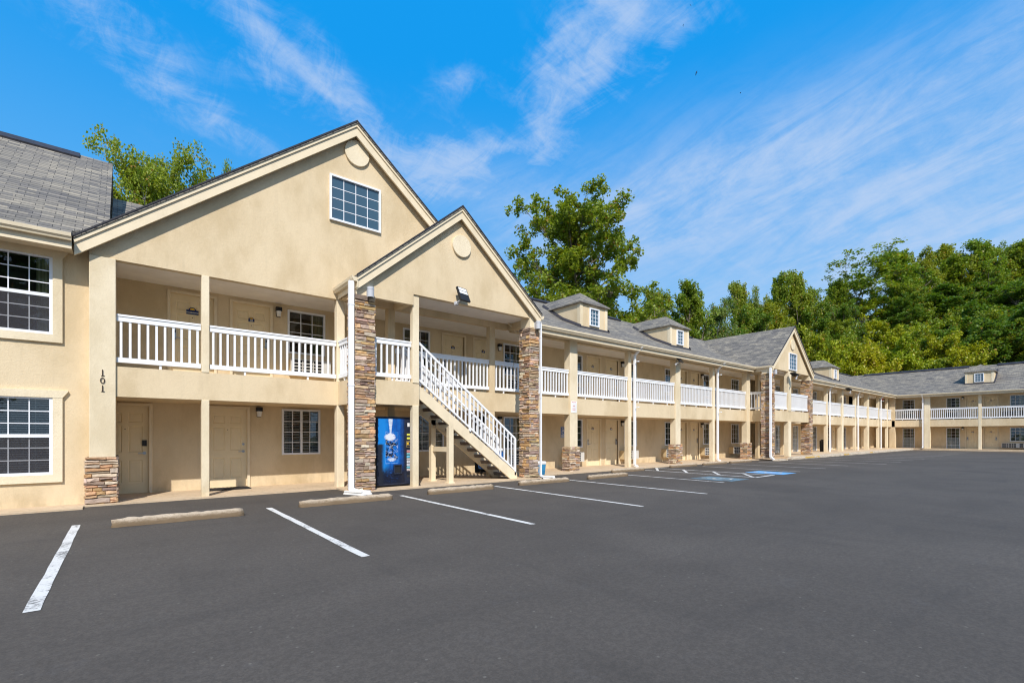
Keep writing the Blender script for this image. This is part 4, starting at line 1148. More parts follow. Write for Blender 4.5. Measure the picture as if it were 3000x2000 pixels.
def wheel_stop_me(L, seed):
    r = random.Random(seed); bm = bmesh.new()
    n = 26; rings = []
    prof = [(-.09, 0), (-.085, .06), (-.062, .115), (-.02, .13), (.02, .13), (.062, .115), (.085, .06), (.09, 0)]
    for i in range(n+1):
        x = -L/2+L*i/n; e = 1. if 0 < i < n else .86; ring = []
        for p, q in prof: ring.append(bm.verts.new((x+r.uniform(-.010, .010), p*e+r.uniform(-.012, .009), max(0, q*e+(r.uniform(-.017, .007) if q else 0)))))
        rings.append(ring)
    for a, b in zip(rings[:-1], rings[1:]):
        for k in range(len(prof)-1): bm.faces.new((a[k], b[k], b[k+1], a[k+1]))
    bm.faces.new(rings[0]); bm.faces.new(rings[-1][::-1])
    bmesh.ops.recalc_face_normals(bm, faces=bm.faces)
    me = bpy.data.meshes.new('wheel_stop'); bm.to_mesh(me); bm.free(); me.materials.append(M['wheelstop'])
    me.polygons.foreach_set('use_smooth', [True]*len(me.polygons)); return me
WS = [(.75, 9.52, 1.78, 'nearest concrete wheel stop, in front of the numbered column and first door'),
      (3.62, 9.83, 1.9, 'concrete wheel stop in front of the white downspout and the left stone pillar'),
      (6.56, 10.02, 1.9, 'concrete wheel stop in front of the vending machine and the stair posts'),
      (9.56, 10.20, 1.9, 'concrete wheel stop in front of the foot of the stair and right stone pillar'),
      (12.48, 10.25, 1.95, 'concrete wheel stop in front of the wide column that carries the white notice'),
      (15.15, 11.46, 1.9, 'concrete wheel stop set back against the walkway just left of the white striped bay'),
      (19.35, 11.62, 2.0, 'concrete wheel stop at the head of the bright blue accessible bay'),
      (22.1, 11.62, 2.1, 'concrete wheel stop second to the left of the far porch, past the blue bay'),
      (24.7, 11.60, 2.1, 'concrete wheel stop nearest to the far porch on its left side')]
me = None
for i, (x, y_, L, lab) in enumerate(WS):
    o = obj('wheel_stop', wheel_stop_me(L, i+1), None, (x, y_, .002), R(random.uniform(-1.2, 1.2)))
    tag(o, lab, 'wheel stop', 'concrete wheel stops at the heads of the parking bays')
def splash_me(L, W, m='splash'):
    mb = MB(); mb.add([(-W/2, -L/2, 0), (W/2, -L/2, 0), (W/2, L/2, 0), (-W/2, L/2, 0), (-W*.42, -L*.45, .05), (W*.42, -L*.45, .05), (W*.42, L*.46, .075), (-W*.42, L*.46, .075)],
        [(0, 3, 2, 1), (4, 5, 6, 7), (0, 1, 5, 4), (1, 2, 6, 5), (2, 3, 7, 6), (3, 0, 4, 7)])
    for s in (-1, 1): mb.box(s*W*.4-.03, s*W*.4+.03, -L*.42, L*.45, .05, .09)
    return mb.mesh('splash_block', m, bevel=.012)
for x, y_, rz, lab in ((4.33, 11.12, 25, 'white concrete splash block under the downspout of the left stone pillar'),
                   (10.66, 11.16, 30, 'white concrete splash block at the foot of the right stone pillar'),
                   (28.2, 11.05, 15, 'low concrete block under the downspout of the far porch')):
    tag(obj('splash_block', splash_me(.62, .34) if x < 5 else splash_me(.36, .26) if x < 20 else splash_me(.34, 1.25, 'kerb'), None, (x, y_, .002), R(rz) if x < 20 else 0), lab, 'splash block', 'splash blocks below the downspouts')

# birds
def bird_me(w, fold):
    mb = MB()
    mb.tube((0, -.32*w, 0), (0, .22*w, 0), .02*w, .075*w, n=7); mb.tube((0, .22*w, 0), (0, .36*w, .01*w), .06*w, .02*w, n=7)
    mb.add([(-.05*w, -.3*w, 0), (.05*w, -.3*w, 0), (.10*w, -.5*w, 0), (-.10*w, -.5*w, 0)], [(0, 1, 2, 3)])
    for s in (-1, 1):
        p = [(0, .17*w, .03*w), (s*.38*w, .22*w, .03*w+fold*w*.5), (s*.95*w, .02*w, fold*w), (s*.93*w, -.12*w, fold*w), (s*.45*w, -.17*w, .03*w+fold*w*.45), (0, -.14*w, .02*w)]
        mb.add(p, [(0, 1, 4, 5), (1, 2, 3, 4)] if s > 0 else [(5, 4, 1, 0), (4, 3, 2, 1)])
    return mb.mesh('bird', 'bfeather', recalc=False)
for (x, y_, rx, rz, ry, lab) in ((2022, 15, 78, 10, 8, 'dark soaring bird highest in the blue sky'), (2001, 76, 80, 35, -4, 'dark soaring bird over a cloud wisp, just left of the highest bird'),
                             (2040, 214, 60, 95, 70, 'dark soaring bird banking steeply in clear blue sky'), (2169, 273, 55, 30, -40, 'dark soaring bird lowest and farthest right in the sky')):
    o = obj('bird', cached('bird', lambda: bird_me(.8, .22)), None, at(x, y_, 165)); o.rotation_euler = (R(rx), R(ry), R(rz))
    tag(o, lab, 'bird', 'birds soaring in the sky')

# ------------------------------------------------------------------ ground
def sheet(name, pts, z, m, **k):
    mb = MB(); mb.add([(p[0], p[1], z) for p in pts], [tuple(range(len(pts)))]); me = mb.mesh(name, m, recalc=False)
    return struct(name, me)
sheet('ground', [(-900, -900), (900, -900), (900, 900), (-900, 900)], -.03, 'ground')
sheet('parking_lot', [(-45, -45), (60.5, -45), (60.5, 13.4), (-45, 13.4)], 0, 'asphalt')
mb = MB()
mb.box(-.6, 4.3, 12.52, DW+.1, -.02, .035); mb.box(4.3, 10.5, 11.35, DW+.1, -.02, .035); mb.box(10.5, 28.3, 12.05, DW+.1, -.02, .035); mb.box(28.3, 30.3, 11.2, DW+4, -.02, .035)
mb.box(-10, -.6, 12.15, 13.0, -.02, .03)
struct('walkway', mb.mesh('walkway', 'concrete'))
mb = MB(); mb.box(30.3, 58.3, 11.28, DW+4, -.02, .15); mb.box(58.3, 60.4, -8, DW, -.02, .16); struct('walkway', mb.mesh('walkway', 'concrete'))
r = random.Random(11); bm = bmesh.new(); prev = None; L0, L1, n = 29.6, 58.4, 120; rings = []
for i in range(n+1):
    x = L0+(L1-L0)*i/n; e = min(1., .45+i*.25); ring = []
    for p, q in ((-.14, 0), (-.13, .08), (-.09, .15), (.05, .165), (.16, .158), (.16, 0)):
        ring.append(bm.verts.new((x+r.uniform(-.03, .03), 11.12+p*(1 if i > 2 else .9)+r.uniform(-.018, .018), max(0, q*e+(r.uniform(-.02, .012) if q else 0)))))
    rings.append(ring)
for a, b in zip(rings[:-1], rings[1:]):
    for k in range(5): bm.faces.new((a[k], b[k], b[k+1], a[k+1]))
bm.faces.new(rings[0]); bm.faces.new(rings[-1][::-1]); bmesh.ops.recalc_face_normals(bm, faces=bm.faces)
me = bpy.data.meshes.new('kerb'); bm.to_mesh(me); bm.free(); me.materials.append(M['kerb']); struct('kerb', me)
mb = MB()
for a, b in ((31.6, 33.9), (38.5, 39.6), (44.5, 45.2)): mb.quad((a, 10.975, .03), (b, 10.975, .03), (b, 11.0, .12), (a, 11.0, .12))
struct('kerb_paint', mb.mesh('kerb_paint', 'yellowpaint', recalc=False))
# parking lines
def line(x, y0, y1, x1=None, m='line', w=.1, z=.005):
    x1 = x if x1 is None else x1
    d = Vector((x1-x, y1-y0, 0)).normalized(); p = Vector((d.y, -d.x, 0))*(w/2); a, b = Vector((x, y0, z)), Vector((x1, y1, z))
    rr = random.Random(int(x*31)); n = 14; vs = []; fs = []
    for i in range(n+1):
        q = a.lerp(b, i/n); vs += [q-p*(1+rr.uniform(-.09, .09)), q+p*(1+rr.uniform(-.09, .09))]
        if i: fs.append((2*i-2, 2*i-1, 2*i+1, 2*i))
    mb = MB(); mb.add(vs, fs); struct('parking_line', mb.mesh('parking_line', m, recalc=True))
for x, y0, y1 in ((-.57, 5.37, 10.08), (2.18, 5.36, 10.12), (5.02, 5.62, 10.25), (7.95, 5.66, 10.48), (10.85, 5.9, 10.6), (13.85, 7.0, 10.62)): line(x, y0, y1)
line(16.3, 7.13, 11.52); line(17.68, 7.16, 11.9); line(16.25, 7.13, 7.16, 17.73, z=.009)
for y0 in (8.15, 9.3, 10.55, 11.6): line(16.3, y0-.9 if y0 < 11 else 10.9, y0+.1 if y0 < 11 else 11.9, 17.68, z=.009)
for x in (20.2, 22.9, 25.8): line(x, 7.2, 11.2, m='linefaded')
for x in (28.6, 31.3, 33.9, 36.6, 39.4, 42.2, 45., 47.8, 50.6, 53.4): line(x, 6.4, 10.9, m='linefaded')
def acc_mark(cx, cy, m, mw, name):
    mb = MB(); mb.add([(cx-.6, cy-.68, .005), (cx+.6, cy-.68, .005), (cx+.6, cy+.68, .005), (cx-.6, cy+.68, .005)], [(0, 1, 2, 3)])
    struct('accessible_marking', mb.mesh('accessible_marking', m, recalc=False))
    mb = MB(); z = .009
    def bar(a, b, w):
        a, b = Vector((*a, z)), Vector((*b, z)); d = (b-a).normalized(); p = Vector((-d.y, d.x, 0))*w/2; mb.add([a-p, b-p, b+p, a+p], [(0, 1, 2, 3)])
    bar((cx-.12, cy+.36), (cx-.09, cy+.0), .1); bar((cx-.1, cy+.2), (cx+.12, cy+.2), .07); bar((cx-.1, cy+.0), (cx+.16, cy+.0), .08); bar((cx+.15, cy+.02), (cx+.28, cy-.3), .08); bar((cx+.27, cy-.28), (cx+.40, cy-.24), .07)
    mb.add([(cx-.12+.085*math.cos(i*math.pi/6), cy+.48+.085*math.sin(i*math.pi/6), z) for i in range(12)], [tuple(range(12))])
    for i in range(16):
        t0, t1 = R(110+i*250/16), R(110+(i+1)*250/16); c2 = (cx-.04, cy-.1)
        bar((c2[0]+.27*math.cos(t0), c2[1]+.27*math.sin(t0)), (c2[0]+.27*math.cos(t1), c2[1]+.27*math.sin(t1)), .065)
    struct('accessible_symbol', mb.mesh('accessible_symbol', mw, recalc=False))
acc_mark(14.9, 7.68, 'bluefaded', 'linefaded', 'faded'); acc_mark(18.8, 7.72, 'bluepaint', 'line', 'bright')

# hill behind the motel
def hill_h(x, y):
    s = max((x-66)/34., (y-27)/42.); s = min(max(s, 0), 1); s = s*s*(3-2*s)
    k = min(1., max(0., (x-20)/45.)); return -.02+s*(3+8*k)+(.8*math.sin(x*.13)*math.sin(y*.11) if s > 0 else 0)*s
mb = MB(); nx, ny = 60, 44; vs = []
for j in range(ny+1):
    for i in range(nx+1):
        x, y_ = -60+i*5., -60+j*5.; vs.append((x, y_, hill_h(x, y_)-.02 if hill_h(x, y_) > 0 else -.08))
mb.add(vs, [(j*(nx+1)+i, j*(nx+1)+i+1, (j+1)*(nx+1)+i+1, (j+1)*(nx+1)+i) for j in range(ny) for i in range(nx)])
struct('hill', mb.mesh('hill', 'hillmat', recalc=False))

# ------------------------------------------------------------------ trees
def tree_meshes(seed, H, Rm, leafm, barkm='bark', kind='broad', nprim=26, clus=52, lsize=.22, crad=.62, bare=.22, lean=0.):
    rng = np.random.default_rng(seed); r = random.Random(seed)
    tubes = []; tips = []
    def env(f):     # crown radius at height fraction
        g = (f-bare)/(1-bare)
        if g < 0: return .15
        if kind == 'tall': return (math.sin(math.pi*min(1, g*.92+.08))**.6)*(.75 if g > .5 else 1.)
        if kind == 'open': return (g**.9)*(1.15-g*.55)*1.25
        if kind == 'dome': return math.sqrt(max(0, 1-(g*.86)**2))
        if kind == 'bush': return math.sqrt(max(0, 1-g*g))*1.0+.12
        return (math.sin(math.pi*(g*.86+.10))**.55)
    tr = []; x = y_ = 0.
    nseg = 10
    for i in range(nseg+1):
        f = i/nseg*.93; tr.append((Vector((x, y_, f*H)), H*.017*(1-f*.88)+.012)); x += r.uniform(-.018, .018)*H+lean*H/nseg; y_ += r.uniform(-.018, .018)*H
    for a, b in zip(tr[:-1], tr[1:]): tubes.append((a[0], b[0], a[1], b[1]))
    def on_trunk(f):
        q = f/.93*nseg; i = min(int(q), nseg-1); t = min(1., q-i); return tr[i][0].lerp(tr[i+1][0], t), tr[i][1]*(1-t)+tr[i+1][1]*t
    tips.append((tr[-1][0]+Vector((0, 0, H*.04)), 1.)); tips.append((tr[-1][0]+Vector((0, 0, H*.0)), 1.))
    if kind in ('tall', 'broad'):
        for i in range(7):          # upright leaders that give a feathered top
            p0, rad = on_trunk(r.uniform(.5, .86)); az = i*2.4+r.uniform(-.5, .5); w_ = r.uniform(.15, .6)
            p1 = p0+Vector((math.cos(az)*w_, math.sin(az)*w_, 1.))*H*r.uniform(.10, .24); tubes.append((p0, p1, rad*.4+.01, .012))
            for k in range(6): q = p0.lerp(p1, .45+.55*k/5); tips.append((q+Vector((r.uniform(-.3, .3), r.uniform(-.3, .3), 0)), 1.05-.09*k))
    for i in range(nprim):
        f = bare+(.96-bare)*((i+r.random())/nprim); f = min(f, .92)
        p0, rad = on_trunk(f); az = i*2.4+r.uniform(-.5, .5)
        L = Rm*env(f)*r.choice([.4, .6, .8, .95, 1.05, 1.25]); up = {'open': r.uniform(.6, 1.2), 'tall': r.uniform(.8, 1.6), 'broad': r.uniform(.35, 1.05)}.get(kind, r.uniform(.3, .9))
        if f > .8: up += .5
        d = Vector((math.cos(az), math.sin(az), up)).normalized(); L = L/max(.45, math.hypot(d.x, d.y))*.9
        p1 = p0+d*L*.5+Vector((0, 0, r.uniform(-.02, .04)*L)); p2 = p1+(d+Vector((r.uniform(-.3, .3), r.uniform(-.3, .3), r.uniform(.0, .35)))).normalized()*L*.5
        r0 = max(.02, rad*.5); tubes.append((p0, p1, r0, r0*.6)); tubes.append((p1, p2, r0*.6, r0*.22)); tips.append((p2, 1.)); 
        nb = 4+int(L*1.1)
        for k in range(nb):
            t = r.uniform(.25, 1.); q = p0.lerp(p1, t*2) if t < .5 else p1.lerp(p2, t*2-1)
            dd = (d*r.uniform(.2, .9)+Vector((r.uniform(-1, 1), r.uniform(-1, 1), r.uniform(-.35, .8)))).normalized()*L*r.uniform(.16, .40)
            tubes.append((q, q+dd, r0*.28, .01)); tips.append((q+dd, r.uniform(.7, 1.1)))
            if r.random() < .6: tips.append((q+dd*.55, r.uniform(.5, .9)))
    # wood
    mb = MB()
    for a, b, ra, rb in tubes: mb.tube(a, b, ra, rb, n=6 if ra > .06 else 4, cap=False)
    trunk = mb.mesh('trunk', barkm, recalc=False, smooth=True)
    # leaves
    P0 = []; CL = []
    for p, s in tips:
        n = int(clus*s*r.uniform(.7, 1.25)); tone = r.uniform(0, 1)
        off = rng.normal(size=(n, 3)); off /= np.linalg.norm(off, axis=1)[:, None]+1e-6
        off *= (rng.random((n, 1))**.5)*crad*s*np.array([1., 1., 1.05]); P0.append(np.array(p)+off)
        c = np.zeros((n, 2)); c[:, 0] = np.clip(tone*.6+rng.random(n)*.5, 0, 1); c[:, 1] = rng.random(n); CL.append(c)
    P = np.concatenate(P0); CL = np.concatenate(CL); N = len(P)
    nrm = rng.normal(size=(N, 3)); nrm[:, 2] = np.abs(nrm[:, 2])*.8+.35; nrm /= np.linalg.norm(nrm, axis=1)[:, None]
    ax = rng.normal(size=(N, 3)); ax[:, 2] -= .35; ax -= nrm*np.sum(ax*nrm, axis=1)[:, None]; ax /= np.linalg.norm(ax, axis=1)[:, None]
    sd = np.cross(nrm, ax); sz = lsize*(.65+.7*rng.random((N, 1)))
    V = np.empty((N, 4, 3)); V[:, 0] = P-ax*sz*.5; V[:, 1] = P+sd*sz*.36+nrm*sz*.10-ax*sz*.05; V[:, 2] = P+ax*sz*.55; V[:, 3] = P-sd*sz*.36+nrm*sz*.10-ax*sz*.05
    me = bpy.data.meshes.new('crown'); me.vertices.add(N*4); me.loops.add(N*4); me.polygons.add(N)
    me.vertices.foreach_set('co', V.reshape(-1)); me.loops.foreach_set('vertex_index', np.arange(N*4, dtype=np.int32))
    me.polygons.foreach_set('loop_start', np.arange(0, N*4, 4, dtype=np.int32)); me.polygons.foreach_set('loop_total', np.full(N, 4, dtype=np.int32))
    me.update(calc_edges=True)
    ca = me.color_attributes.new('Col', 'FLOAT_COLOR', 'POINT'); cc = np.ones((N, 4, 4)); cc[:, :, 0] = CL[:, 0:1]; cc[:, :, 1] = CL[:, 1:2]
    ca.data.foreach_set('color', cc.reshape(-1)); me.materials.append(M[leafm])
    Hr = float(np.percentile(P[:, 2], 99.7)); Rr = float(np.percentile(np.hypot(P[:, 0], P[:, 1]), 93))
    return trunk, me, Hr, Rr
def plant(name, meshes, loc, sc, rz, label, cat, group=None, base=None):
    o = empty(name, loc, rz); o.scale = sc
    obj('trunk', meshes[0], o); obj('crown', meshes[1], o)
    return tag(o, label, cat, group)
# two trees behind the near roofs and the tall one in the middle
def tree_at(name, meshes, x, ytop, t, rad, rz, label, group=None, cat='tree', fit=False):
    """scale a tree so that its crown reaches the measured height (and, for lone trees, the measured spread)"""
    p = at(x, ytop, t); b = hill_h(p.x, p.y); h = p.z-b
    me = meshes[1]; V = np.empty(len(me.vertices)*3); me.vertices.foreach_get('co', V); V = V.reshape(-1, 3)[::5]
    cz, sz = math.cos(rz), math.sin(rz); V = np.stack([V[:, 0]*cz-V[:, 1]*sz, V[:, 0]*sz+V[:, 1]*cz, V[:, 2]], 1)
    kx = rad/F_PX*t/meshes[3]; kz = h/meshes[2]; loc = np.array([p.x, p.y, b-.1])
    for _ in range(6):
        W = V*np.array([kx, kx, kz])+loc
        f = W[:, 0]*S_+W[:, 1]*C_; px = CX+F_PX*(W[:, 0]*C_-W[:, 1]*S_)/f; py = HY-F_PX*(W[:, 2]-CAMH)/f
        kz *= max(.5, min(1.6, 1+(np.percentile(py, .25)-ytop)/F_PX*t/h))
        if fit:
            lo_, hi_ = np.percentile(px, .6), np.percentile(px, 99.4); kx *= 2*rad/(hi_-lo_)
            m_ = (x-(lo_+hi_)/2)/F_PX*t; loc = loc+np.array([m_*C_, -m_*S_, 0])
    return plant(name, meshes, tuple(loc), (kx, kx, kz), rz, label, cat, group)
tm = tree_meshes(101, 15, 4.4, 'leaf_light', 'barkpale', 'dome', 72, 74, .17, .55, .40)
tree_at('tree', tm, 450, 408, 27., 205, 1.2, 'loose yellow-green tree rising behind the shingle roof at the left', fit=True)
tm = tree_meshes(102, 15, 2.6, 'leaf_light', 'barkpale', 'broad', 22, 26, .20, .5, .45)
tree_at('tree', tm, 684, 478, 29., 48, 2.2, 'tree with only a few twigs showing above the left slope of the big gable', fit=True)
tm = tree_meshes(211, 23, 5.8, 'leaf_green', 'bark', 'broad', 84, 84, .25, .62, .08)
tree_at('tree', tm, 1716, 545, 42., 200, .6, 'big dense green tree standing alone behind the first roof dormer', fit=True)
pool = {
 'a': (tree_meshes(301, 20, 3.4, 'leaf_green', 'bark', 'tall', 44, 62, .27, .62, .16),),
 'b': (tree_meshes(302, 20, 4.2, 'leaf_green', 'barkpale', 'broad', 46, 58, .27, .64, .18),),
 'c': (tree_meshes(303, 20, 4.0, 'leaf_dark', 'bark', 'broad', 46, 60, .27, .64, .16),),
 'd': (tree_meshes(304, 20, 3.2, 'leaf_dark', 'bark', 'tall', 44, 62, .27, .62, .14),),
 'o': (tree_meshes(305, 22, 5.2, 'leaf_green', 'barkpale', 'open', 32, 50, .27, .66, .36),),
 'g': (tree_meshes(306, 16, 3.6, 'leaf_grey', 'barkpale', 'tall', 44, 60, .20, .62, .12),),
 'y': (tree_meshes(307, 8, 3.6, 'leaf_yellow', 'bark', 'bush', 40, 62, .25, .55, .04),),
 'z': (tree_meshes(308, 8, 3.8, 'leaf_green', 'bark', 'bush', 40, 62, .25, .55, .04),),
 'k': (tree_meshes(309, 8, 3.6, 'leaf_dark', 'bark', 'bush', 40, 62, .25, .55, .04),),
}
K = 1.2755
FOREST = [  # display x, display top y, distance, half width (photo px), kind
 (1527, 664, 52, 74, 'b'),  (1560, 648, 52, 62, 'a'), (1508, 712, 50, 60, 'c'), (1598, 690, 54, 40, 'a'), (1648, 690, 60, 70, 'g'), (1700, 652, 66, 50, 'a'), (1742, 664, 68, 46, 'g'), (1775, 632, 70, 52, 'a'), (1826, 626, 72, 50, 'a'),
 (1868, 655, 74, 55, 'b'), (1908, 645, 76, 50, 'a'), (1945, 690, 72, 55, 'c'), (1990, 556, 78, 110, 'o'), (2068, 578, 82, 70, 'a'), (2112, 572, 84, 62, 'b'), (2160, 588, 84, 66, 'a'), (2196, 564, 86, 60, 'a'), (2240, 554, 86, 62, 'a'),
 (2284, 566, 86, 60, 'b'), (2325, 556, 86, 60, 'a'), (2372, 558, 86, 70, 'b'), (2430, 564, 86, 90, 'a'), (2500, 570, 86, 100, 'b'),
 (1606, 775, 56, 55, 'c'), (1690, 712, 64, 62, 'b'), (1735, 705, 64, 62, 'c'), (1790, 700, 66, 66, 'a'), (1850, 716, 70, 66, 'c'), (1905, 735, 70, 66, 'b'), (2052, 672, 76, 62, 'c'), (2100, 650, 76, 70, 'b'), (2160, 655, 76, 75, 'd'),
 (2225, 640, 76, 75, 'c'), (2290, 650, 74, 75, 'd'), (2340, 632, 70, 80, 'c'), (2400, 645, 70, 90, 'c'), (2145, 620, 92, 80, 'c'), (2265, 612, 92, 80, 'd'), (2360, 610, 92, 90, 'c'), (1660, 752, 60, 60, 'g')]
ORD = ['first', 'second', 'third', 'fourth', 'fifth', 'sixth', 'seventh', 'eighth', 'ninth', 'tenth', 'eleventh', 'twelfth', 'thirteenth', 'fourteenth', 'fifteenth', 'sixteenth']
DESC = {'a': 'tall green tree', 'b': 'spreading green tree', 'c': 'dark green tree', 'd': 'narrow dark tree', 'o': 'tall open tree with pale trunk showing', 'g': 'grey-green willowy tree', 'y': 'bright yellow-green bushy tree', 'z': 'olive green bush', 'k': 'dark green bush'}
BUSH = [(1845, 770, 64, 85, 'z'), (1890, 765, 62, 80, 'y'), (1945, 790, 61, 80, 'y'), (2000, 792, 61, 85, 'y'), (2055, 768, 62, 85, 'y'), (2110, 752, 63, 90, 'z'), (2165, 758, 62, 80, 'y'), (2215, 742, 62, 85, 'k'), (2265, 735, 62, 90, 'k'), (2320, 715, 62, 95, 'z'), (2385, 700, 62, 105, 'k'), (1795, 775, 60, 70, 'z'), (1740, 778, 58, 70, 'z'), (1925, 745, 68, 75, 'z'), (2030, 735, 70, 80, 'y'), (2140, 715, 70, 80, 'z'), (2280, 690, 68, 90, 'k'), (1690, 765, 58, 60, 'k')]
cnt = {}
for tab, nm, grp, cat in ((FOREST, 'tree', 'trees of the wooded hill behind the motel', 'tree'), (BUSH, 'bush', 'bushes in front of the wooded hill, above the far roofs', 'bush')):
    tot = {k: sum(1 for q in tab if q[4] == k) for k in DESC}
    for q in sorted(tab):
        k = q[4]; i = cnt.get((nm, k), 0); cnt[(nm, k)] = i+1
        lab = f'{DESC[k]} on the hill behind the far roofs' if tot[k] == 1 else f'{ORD[i]} {DESC[k]} from the left on the hill behind the far roofs'
        me_ = pool[k][0]
        tree_at(nm, me_, q[0]*K, q[1]*K, q[2], q[3], i*1.7+q[0]*.01, lab, grp, cat)

for i, (x, y_, h, r_) in enumerate(((-24, -40, 21, 7.5), (-11, -43, 24, 8.), (3, -44, 20, 8.), (17, -42, 22, 8.), (33, -44, 20, 9.), (50, -43, 21, 9.))):
    q = pool['ogoaog'[i]][0]
    plant('tree', q, (x, y_, -.1), (r_/q[3], r_/q[3], h/q[2]), i*1.3, f'{ORD[i]} tree from the left across the lot, seen mirrored in the window panes', 'tree', 'trees across the lot mirrored in the windows')

# ------------------------------------------------------------------ light, sky, camera
SUN = Vector((-.61, -1., 1.15)).normalized()
ld = bpy.data.lights.new('sun', 'SUN'); ld.energy = 4.8; ld.angle = R(.53); ld.color = (1., .95, .88)
lo = bpy.data.objects.new('sun', ld); C.objects.link(lo); lo.rotation_euler = SUN.to_track_quat('Z', 'Y').to_euler()
w = bpy.data.worlds.new('World'); bpy.context.scene.world = w; w.use_nodes = True
nt = NT(w.node_tree); bg = nt.n['Background']
sky = nt.new('ShaderNodeTexSky', sky_type='NISHITA'); sky.sun_disc = False
sky.sun_elevation = math.asin(SUN.z); sky.sun_rotation = math.atan2(SUN.x, SUN.y); sky.air_density = 1.0; sky.dust_density = .6; sky.ozone_density = 2.5
d = nt.vm('NORMALIZE', nt.new('ShaderNodeTexCoord').outputs['Generated'])
sx = nt.new('ShaderNodeSeparateXYZ'); nt.l.new(d, sx.inputs[0])
el = sx.outputs[2]
grad = nt.mix(nt.ramp(el, .02, .40), (6.0, 9.0, 12.3), (1.5, 5.9, 12.0)); grad = nt.mix(nt.ramp(el, .25, .62), grad, (.05, 4.35, 11.6))
base = nt.mix(.92, sky.outputs[0], grad)
# cirrus: soft elongated patches laid out on the sphere, broken up by stretched noise
pl = nt.vm('DIVIDE', d, nt.new('ShaderNodeCombineXYZ').outputs[0]); cb = pl.node.inputs[1].links[0].from_node
zz = nt.m('ADD', nt.m('MAXIMUM', sx.outputs[2], 0.), .22)
for i in range(3): nt.l.new(zz, cb.inputs[i])
n1 = nt.noise(nt.scale(pl, (1.0, 2.4, 1)), 3.4, 11, .68, .45)
n2 = nt.noise(nt.scale(pl, (2.2, 1.0, 1)), 7.5, 11, .70, .8)
nn = nt.m('ADD', nt.m('MULTIPLY', n1, .6), nt.m('MULTIPLY', n2, .4))
tot = veilc = None
for lay, px, py, sa, sb, ang, st in ((0, 1345, 110, .10, .045, 58, .75), (0, 1290, 170, .075, .040, 48, .8), (0, 1440, 30, .09, .045, 30, .6), (0, 1265, 235, .07, .018, 80, .7), (0, 1545, 75, .05, .025, 65, .5), (0, 1060, 180, .07, .03, 15, .35), (0, 575, 75, .09, .03, -55, .45), (0, 690, 150, .09, .014, -32, .6), (0, 805, 205, .07, .02, -42, .6), (0, 300, 120, .12, .05, -35, .42),
                                (0, 1000, 372, .10, .030, 2, .85), (0, 1130, 345, .07, .012, 12, .6), (0, 975, 430, .09, .02, -6, .6), (1, 1150, 450, .16, .06, -8, .6), (1, 1500, 440, .26, .09, 12, .8), (1, 1800, 420, .34, .08, 15, .9), (1, 1950, 520, .36, .06, 14, .75), (1, 2280, 440, .24, .08, 20, 1.0), (0, 1760, 622, .11, .016, 3, .75), (1, 2200, 560, .3, .05, 10, .7), (0, 1350, 140, .20, .11, 45, .40), (0, 640, 130, .20, .08, -42, .36), (0, 300, 110, .22, .09, -35, .22), (0, 1060, 400, .20, .09, 0, .42), (0, 2150, 230, .25, .07, 25, .32), (0, 2085, 258, .13, .016, 28, .5), (1, 1850, 300, .25, .05, 20, .35), (0, 1640, 38, .04, .03, -50, .5), (0, 560, 305, .06, .022, -15, .5), (1, 2300, 90, .1, .03, 25, .4), (1, 1350, 540, .2, .05, 5, .5)):
    d0 = ray(px*K, py*K).normalized(); t1 = d0.cross(Vector((0, 0, 1))).normalized(); t2 = t1.cross(d0)
    ca_, sa_ = math.cos(R(ang)), math.sin(R(ang)); e1 = (t1*ca_+t2*sa_)/sa; e2 = (t2*ca_-t1*sa_)/sb
    a = nt.vm('DOT_PRODUCT', d, tuple(e1)); b = nt.vm('DOT_PRODUCT', d, tuple(e2)); c = nt.vm('DOT_PRODUCT', d, tuple(d0))
    e = nt.m('MULTIPLY', nt.m('EXPONENT', nt.m('MULTIPLY', nt.m('ADD', nt.m('MULTIPLY', a, a), nt.m('MULTIPLY', b, b)), -1.)), nt.m('MULTIPLY', nt.m('GREATER_THAN', c, 0.), st))
    if lay: veilc = e if veilc is None else nt.m('ADD', veilc, e)
    else: tot = e if tot is None else nt.m('ADD', tot, e)
cov = nt.m('MINIMUM', tot, 1.1)
den = nt.m('ADD', nt.m('MULTIPLY', cov, .58), nt.m('MULTIPLY', nt.m('SUBTRACT', nn, .5), 2.7))
cl = nt.m('MULTIPLY', nt.m('MULTIPLY', nt.ramp(den, .06, 1.0), nt.ramp(cov, .02, .55)), .74, clamp=True)
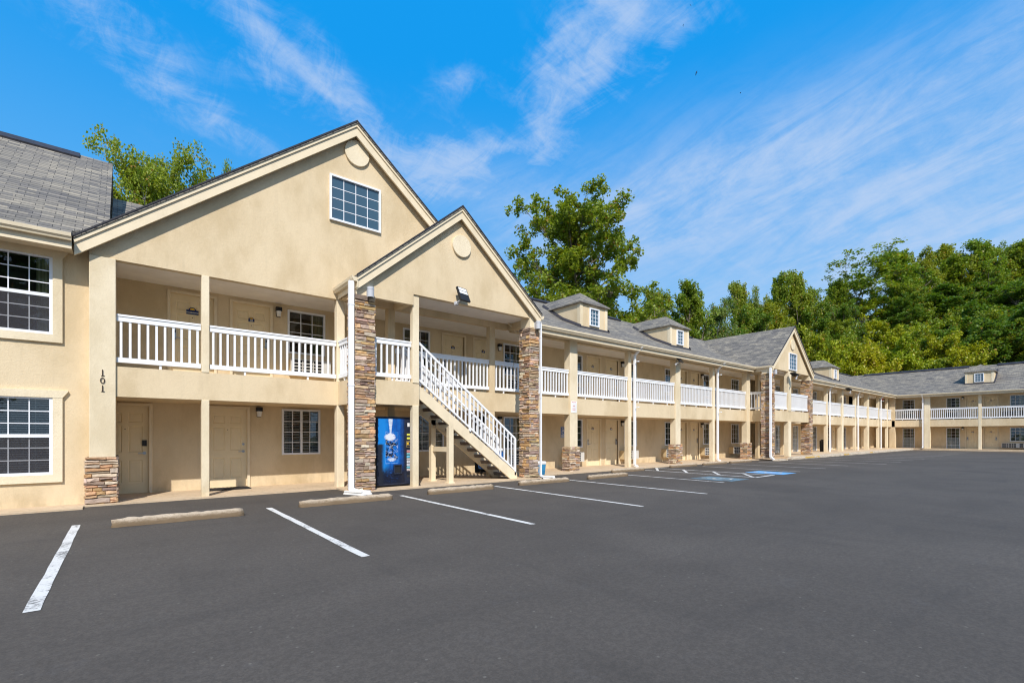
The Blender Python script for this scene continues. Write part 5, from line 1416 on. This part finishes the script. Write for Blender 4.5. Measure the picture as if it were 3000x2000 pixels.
# broad streaky veil toward the lower right, fibres running up to the right
d0 = ray(1900*K, 450*K).normalized(); t1 = d0.cross(Vector((0, 0, 1))).normalized(); t2 = t1.cross(d0); g = R(17)
vc = nt.new('ShaderNodeCombineXYZ')
nt.put(vc.inputs[0], nt.vm('DOT_PRODUCT', d, tuple((t1*math.cos(g)+t2*math.sin(g))*3.2))); nt.put(vc.inputs[1], nt.vm('DOT_PRODUCT', d, tuple((t2*math.cos(g)-t1*math.sin(g))*13.)))
vn = nt.noise(vc.outputs[0], 1.5, 10, .68, .6)
vl = nt.m('MULTIPLY', nt.m('MINIMUM', veilc, 1.2), nt.ramp(nt.m('ADD', nt.m('MULTIPLY', vn, .7), nt.m('MULTIPLY', nn, .45)), .40, .74, .16, .70))
cl = nt.m('MAXIMUM', cl, vl)
base = nt.mix(nt.m('MINIMUM', cl, .8), base, (6.6, 8.3, 11.2))
# warm glow added around the sun, behind the viewer, to lift shaded recesses
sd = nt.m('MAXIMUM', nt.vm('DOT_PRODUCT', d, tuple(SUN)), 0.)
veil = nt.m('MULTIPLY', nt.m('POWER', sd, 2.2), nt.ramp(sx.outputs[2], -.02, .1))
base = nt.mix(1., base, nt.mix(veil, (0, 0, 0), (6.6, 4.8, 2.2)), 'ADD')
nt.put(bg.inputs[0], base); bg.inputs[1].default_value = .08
cam = bpy.data.cameras.new('camera'); cam.sensor_width = 36; cam.lens = F_PX/3000*36; cam.shift_y = (HY-1000)/3000; cam.clip_start = .1; cam.clip_end = 3000
co = bpy.data.objects.new('camera', cam); C.objects.link(co); co.location = (0, 0, CAMH); co.rotation_euler = (R(90), 0, -TH)
sc = bpy.context.scene; sc.camera = co
sc.view_settings.view_transform = 'Standard'; sc.view_settings.look = 'None'; sc.view_settings.exposure = 0; sc.view_settings.gamma = 1
sc.cycles.max_bounces = 8; sc.cycles.diffuse_bounces = 4; sc.cycles.transparent_max_bounces = 12
sc.cycles.use_denoising = True
sc.cycles.pixel_filter_type = 'BLACKMAN_HARRIS'; sc.cycles.filter_width = 1.15
